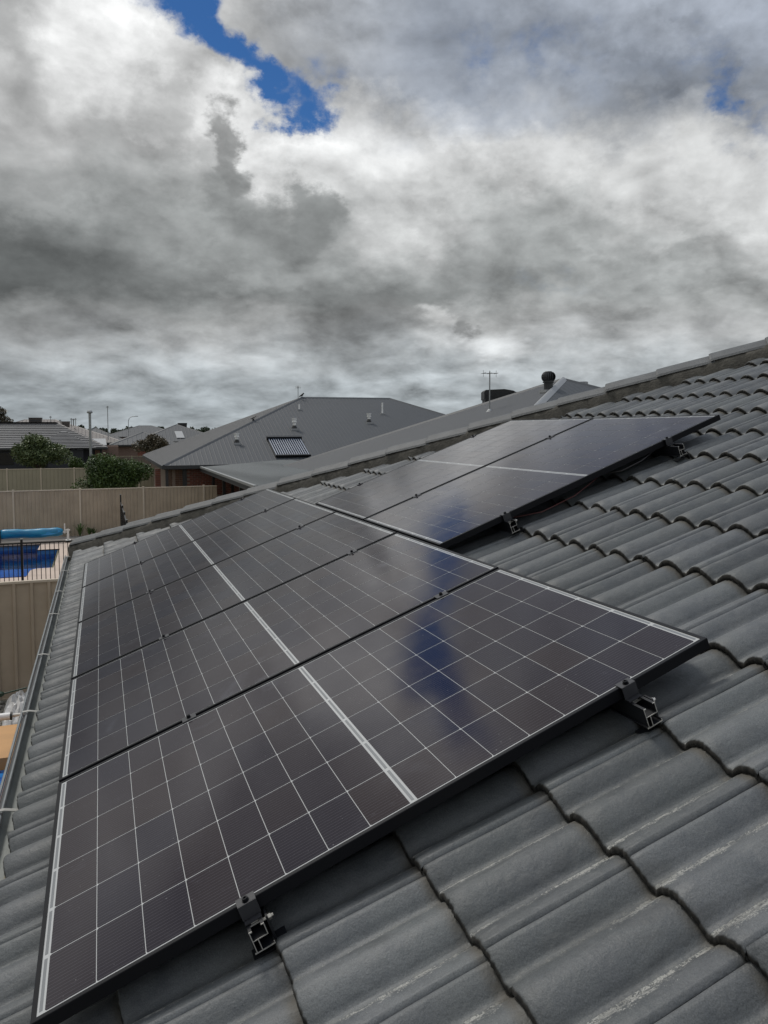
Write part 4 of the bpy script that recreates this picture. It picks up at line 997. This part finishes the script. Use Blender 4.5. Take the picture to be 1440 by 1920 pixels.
# antennas, masts
def antenna(x, y, z, h, label, seed=0, els=5, name='tv_antenna', boom=.5, r=.018):
    t = thing(name, label, 'antenna', loc=(x, y, z)); MB().tube([(0, 0, 0), (0, 0, h)], r, 8).build('mast', M['galv'], t)
    m = MB(); m.tube([(-boom, .1, h - .06), (boom, -.1, h - .06)], .012, 6)
    for i in range(els):
        f = -boom + 2 * boom * i / max(1, els - 1); m.tube([(f - .05, -.28 + .02 * i, h - .06), (f + .05, .28 - .02 * i, h - .06)], .008, 5)
        m.tube([(f, 0, h - .06 - .12), (f, 0, h + .04)], .007, 5)
    m.build('antenna_elements', M['galv'], t); return t
p = atY(559, 746, 43.0); antenna(p[0], 43.0, p[2] - .1, .78, 'small antenna on the left end of the charcoal metal ridge', els=4, boom=.12)
b_ = thing('perched_bird', 'small dark bird perched beside the antenna on the metal ridge', 'bird', loc=tuple(atY(566, 742, 43.0)))
m = MB(); m.tube([(-.17, 0, -.06), (-.06, 0, 0), (.02, 0, .05), (.07, 0, .11), (.10, 0, .14), (.15, 0, .135)], .05, 10, rs=[.012, .045, .062, .045, .038, .005]); smooth(m.build('body', M['ventdark'], b_))
MB().tube([(0, .015, -.10), (0, .015, 0)], .007, 5).tube([(0.02, -.015, -.10), (0.02, -.015, 0)], .007, 5).build('leg', M['ventdark'], b_)
# something small on the left hip
p = atY(475, 787, 39.6); q = thing('roof_fitting', 'small dark fitting on the left hip of the charcoal metal roof', 'roof fitting', loc=tuple(p))
MB().tube([(-.14, 0, .05), (.14, 0, .18)], .03, 8).build('arm', M['ventdark'], q); MB().box((-.05, -.05, -.12), (.05, .05, .06)).build('mount', M['ventdark'], q)

# house B: second metal roof on the right, and its patio
PB = (15.25, 22.0, 5.776); HS = 8.2
HB = hip_house('neighbouring_house', 'house with a grey metal pyramid roof rising behind the hip caps on the right', PB[0] - HS, PB[0] + HS, PB[1] - HS, PB[1] + HS, 2.5, PB[2], (M['roofmetal2'], M['roofmetal2']), spacing=.21, wallm=M['brick'], rh=.008, capw=.11, ribw=.03)
ridge(HB, (PB[0] - HS, PB[1] - HS, 2.53), (PB[0], PB[1], PB[2] + .03), M['hipcap'], .15, 'lit_hip_cap', .04)  # paler cap on this hip alone, its sheen at this angle put into the colour
def zB(x): return 2.5 + (x - 7.05) * (5.776 - 2.5) / HS
antenna(12.51, 22.16, zB(12.51) - .02, 1.33, 'tall tv antenna on the grey roof in front of the black cooler', els=3, boom=.24, r=.022)
MB().lathe([(.13, -.03), (.07, .05), (.03, .08)], (0, 0, 0), 12).build('mast_flashing', M['hipcap'], bpy.data.objects['tv_antenna.001'])
wb = thing('whirlybird_vent', 'dark spinning roof ventilator just left of the grey roof peak', 'roof ventilator', loc=(14.12, 21.1, zB(14.12) - .05))
MB().lathe([(.15, 0), (.15, .30), (.19, .31), (.19, .34)], n=16).build('neck', M['fascia'], wb)
m = MB(); N_ = 20
for i in range(N_):
    a = 2 * PI * i / N_; vs = []
    for k in range(7):
        ph = -1.25 + 2.5 * k / 6; R_ = .235 * math.cos(ph * .95) ** .6; z = .50 + .165 * math.sin(ph)
        for da, rr in ((0, 1.0), (.22, .88)): vs.append((R_ * rr * math.cos(a + da), R_ * rr * math.sin(a + da), z))
    m.add(vs, [(2 * k, 2 * k + 1, 2 * k + 3, 2 * k + 2) for k in range(6)])
m.lathe([(.14, .655), (.10, .685), (.02, .69)], n=14); m.lathe([(.17, .34), (.17, .65)], n=12); m.build('turbine_vanes', M['fascia'], wb)
MB().box((-.22, -.22, -.02), (.22, .22, .07)).build('vent_flashing', M['hipcap'], wb)
p = atD(1093, 737, 28.5); fl = thing('flue', 'short pale flue pipe right of the grey roof peak', 'flue', loc=tuple(p - np.array([0, 0, .5])))
MB().lathe([(.09, 0), (.09, .78)], n=14).build('flue_pipe', M['ventwhite'], fl); MB().lathe([(.15, .80), (.18, .83), (.18, .90), (.12, .92)], n=14).build('flue_cap', M['hipcap'], fl)
p = atD(937, 757, 30.5)
ck = thing('evaporative_cooler', 'black ribbed evaporative cooler behind the tall antenna on the grey roof', 'rooftop cooler', 'evaporative coolers on the roofs', loc=(p[0], p[1], p[2] - .35), rz=-.35)
m = MB(); m.box((-.62, -.5, 0), (.62, .5, .5)); m.build('cooler_body', M['coolerblack'], ck)
m = MB(); pr = [(-.66, .5), (-.66, .80), (-.60, .86), (.10, .89), (.45, .83), (.66, .70), (.66, .5)]
m.add([(x, -.54, z) for x, z in pr] + [(x, .54, z) for x, z in pr], [tuple(range(6, -1, -1)), tuple(range(7, 14))] + [(i, (i + 1) % 7, 7 + (i + 1) % 7, 7 + i) for i in range(7)]); m.build('cooler_lid', M['coolerblack'], ck)
for i in range(8): MB().box((-.67, -.56, .44 + i * .045), (.62, -.541, .462 + i * .045)).build('louvre', M['fascia'], ck)
# patio roof
pt = thing('patio_cover', 'pale grey flat patio roof on dark posts in front of the brick house', 'patio')
E0, E1, T1, T0 = (4.50, 21.4, 2.42), (4.50, 35.0, 2.42), (8.66, 35.0, 2.66), (8.3, 21.4, 2.66)
roof_face(pt, E0, E1, T1, T0, M['patioroof'], None, 'up', .25, .012, .03, name='roof')
MB().box((4.40, 21.3, 2.20), (4.49, 35.0, 2.40)).build('beam', M['fascia'], pt)
MB().box((4.36, 21.3, 2.36), (4.46, 35.0, 2.44)).build('patio_gutter', M['galv'], pt)
for yy in (21.5, 25.0, 28.9, 31.9): MB().box((4.56, yy, 0), (4.67, yy + .11, 2.35)).build('patio_post', M['black'], pt)
for (yy, xx) in ((31.9, 5.35), (28.4, 5.5)): MB().box((xx, yy, 0), (xx + .11, yy + .11, 2.38)).build('patio_post', M['black'], pt)

# house C: tiled roof far left
HC = hip_house('tile_roof_house', 'dark walled house with grey tiled hip roof at the far left', -20, .75, 79.5, 88.6, 2.45, 4.85, (M['tileroof'], M['tileroof']), style='course', spacing=.36, wallm=M['darkwall'], rh=.05, capm=M['rooftan'], capw=.14)
hc2 = roof_face(HC, (-6.2, 77.5, 2.45), (-.2, 77.5, 2.45), (-3.1, 81.6, 4.05), (-3.3, 81.6, 4.05), M['tileroof'], None, 'course', .36, .05)
MB().box((-4.5, 77.9, 0), (-1.4, 80.2, 2.3)).build('wall', M['darkwall'], HC)
for X_ in ((-5.6, -4.3), (-9.5, -7.6)): MB().box((X_[0], 79.9, .9), (X_[1], 79.945, 2.0)).build('window', M['glass'], HC)
MB().box((-.35, 79.88, 0.8), (.1, 79.945, 2.2)).build('timber_panel', M['brick2'], HC)
HC2 = hip_house('brown_roof_house', 'house with a pale brown metal roof showing above the tiled roof at far left', -16.5, 3.0, 96, 112, 2.7, 5.45, (M['rooftan'], M['rooftan']), spacing=.4, wallm=M['pinkwall'])
def box_cooler(px0, px1, y0, y1, Y, m_, label):
    a = atY(px0, y1, Y); b = atY(px1, y0, Y); w_ = b[0] - a[0]; h_ = b[2] - a[2]
    t = thing('evaporative_cooler', label, 'rooftop cooler', 'evaporative coolers on the roofs', loc=(a[0], Y, a[2]))
    m = MB(); m.add([(0, 0, 0), (w_, 0, 0), (w_, w_ * .9, 0), (0, w_ * .9, 0), (-.05, -.05, h_ * .9), (w_ + .05, -.05, h_ * .9), (w_ + .05, w_ * .95, h_ * .9), (-.05, w_ * .95, h_ * .9)], [(0, 1, 5, 4), (1, 2, 6, 5), (2, 3, 7, 6), (3, 0, 4, 7), (0, 3, 2, 1), (4, 5, 6, 7)]); m.build('cooler_body', m_, t)
    MB().box((-.07, -.07, h_ * .9), (w_ + .07, w_ + .0, h_)).build('cooler_lid', m_, t)
    MB().box((w_ * .2, w_ * .2, -.6), (w_ * .8, w_ * .8, 0)).build('duct', m_, t)
    for i in range(3): MB().box((w_ * .08, -.06, h_ * (.15 + .25 * i)), (w_ * .92, -.035, h_ * (.22 + .25 * i))).build('louvre', M['fascia'], t)
box_cooler(55, 77, 783, 800, 90, M['cooler'], 'dark brown box cooler on the far left roof, larger of the two')
box_cooler(116, 130, 790, 801, 92, M['cooler2'], 'pale tan box cooler right of the brown one on the far left roofs')
box_cooler(335, 350, 793, 803, 125, M['coolerblack'], 'dark box cooler on the ridge of the grey roof left of the charcoal metal roof')
# house D with skylight, E pinkish, F
HD = hip_house('distant_house', 'distant grey hip roofed house with a bright skylight, left of the charcoal metal roof', 5.0, 17.5, 116, 129, 2.5, 5.0, (M['roofmetal2'], M['roofmetal2']), spacing=.5, wallm=M['pinkwall'], group='distant houses')
sD = 2.5 / 6.25
sk = MB(); x0, x1 = atY(330, 814, 118)[0], atY(345, 814, 118)[0]
sk.add([(x0, 117.0, 2.5 + 1.0 * sD + .12), (x1, 117.0, 2.5 + 1.0 * sD + .12), (x1 - .15, 119.4, 2.5 + 3.4 * sD + .12), (x0 - .1, 119.4, 2.5 + 3.4 * sD + .12)], [(0, 1, 2, 3)])
sk.build('skylight', M['hipcap'], HD)
HE = hip_house('distant_house', 'distant pinkish walled house with low grey roof between white pole and bronze tree', 1.2, 8.4, 88, 97, 2.55, 3.9, (M['roofmetal'], M['roofmetal']), spacing=.5, wallm=M['pinkwall'], group='distant houses')
MB().box((4.0, 88.40, 0), (6.3, 88.449, 2.3)).build('brick_bay', M['brick'], HE)
MB().box((5.2, 88.33, 0), (6.0, 88.399, 2.1)).build('window', M['glass'], HE)
hip_house('distant_house', 'distant pale roofed house on the horizon behind the white pole', 1.0, 20, 190, 206, 2.7, 5.3, (M['roofmetal2'], M['roofmetal2']), spacing=.9, wallm=M['pinkwall'], group='distant houses')
hip_house('distant_house', 'distant grey roof tucked behind the right end of the tiled hip', -4.8, 3.8, 118, 130, 2.6, 4.5, (M['roofmetal2'], M['roofmetal2']), spacing=.6, wallm=M['darkwall'], group='distant houses')
hip_house('distant_house', 'distant low grey roof between the tree line and the skylight roof', 9, 22, 150, 164, 2.5, 4.9, (M['roofmetal2'], M['roofmetal2']), spacing=.8, wallm=M['darkwall'], group='distant houses')
shd = thing('garden_shed', 'small shed with pale metal roof at the right end of the tiled house', 'shed')
MB().box((.75, 84, 0), (1.9, 86, 2.5)).build('wall', M['pinkwall'], shd); p0, p1 = atY(174, 824, 84), atY(200, 823, 84)
MB().add([(p0[0], 84, 2.62), (p1[0], 84, 2.62), (p1[0] - .1, 87, 3.25), (p0[0] - .3, 87, 3.25)], [(0, 1, 2, 3)]).build('roof', M['hipcap'], shd)
# poles and masts
p = atY(171, 885, 47.5); pt_ = atY(170, 775, 47.5)
wpole = thing('white_pole', 'tall white pole with a small cap between the bushes, left of centre horizon', 'pole', loc=(p[0], 47.5, 0))
MB().tube([(0, 0, 0), (0, 0, pt_[2])], .075, 12).build('shaft', M['galv'], wpole); MB().lathe([(.13, 0), (.17, .06), (.12, .16), (.02, .19)], (0, 0, pt_[2]), 12).build('cap', M['galv'], wpole)
def mast(px, y0, y1, Y, r_, label, cat='mast', name='antenna_mast'):
    a = atY(px, y1, Y); b = atY(px, y0, Y); t = thing(name, label, cat, loc=(a[0], Y, a[2])); h_ = b[2] - a[2]
    MB().tube([(0, 0, 0), (0, 0, h_)], r_, 8).build('mast_pole', M['galv'], t); MB().box((-.12, -.04, h_ - .18), (.12, .04, h_ - .08)).build('mast_head', M['galv'], t)
mast(203, 761, 825, 92, .04, 'thin tall mast right of the white pole, reaching above the horizon')
mast(113, 787, 800, 92, .05, 'short thin mast left of the tan cooler'); mast(134, 784, 800, 100, .05, 'first of three thin masts just right of the tan cooler'); mast(138, 785, 799, 101, .07, 'middle one of three thin masts right of the tan cooler'); mast(142, 784, 799, 102, .04, 'third of three thin masts right of the tan cooler')
mast(95, 780, 793, 96, .03, 'very thin mast between the two rooftop coolers at far left')
a = atY(241, 806, 130); b = atY(241, 784, 130)
sl = thing('street_lamp', 'curved arm street lamp on the horizon left of the bronze tree', 'street lamp', loc=(a[0], 130, 0))
z_ = b[2]; MB().tube([(0, 0, 0), (0, 0, z_ - .5), (.15, 0, z_), (.5, 0, z_ + .22), (1.05, 0, z_ + .28)], .05, 8).build('lamp_pole', M['galv'], sl); MB().box((1.0, -.1, z_ + .24), (1.5, .1, z_ + .34)).build('lamp_head', M['galv'], sl)
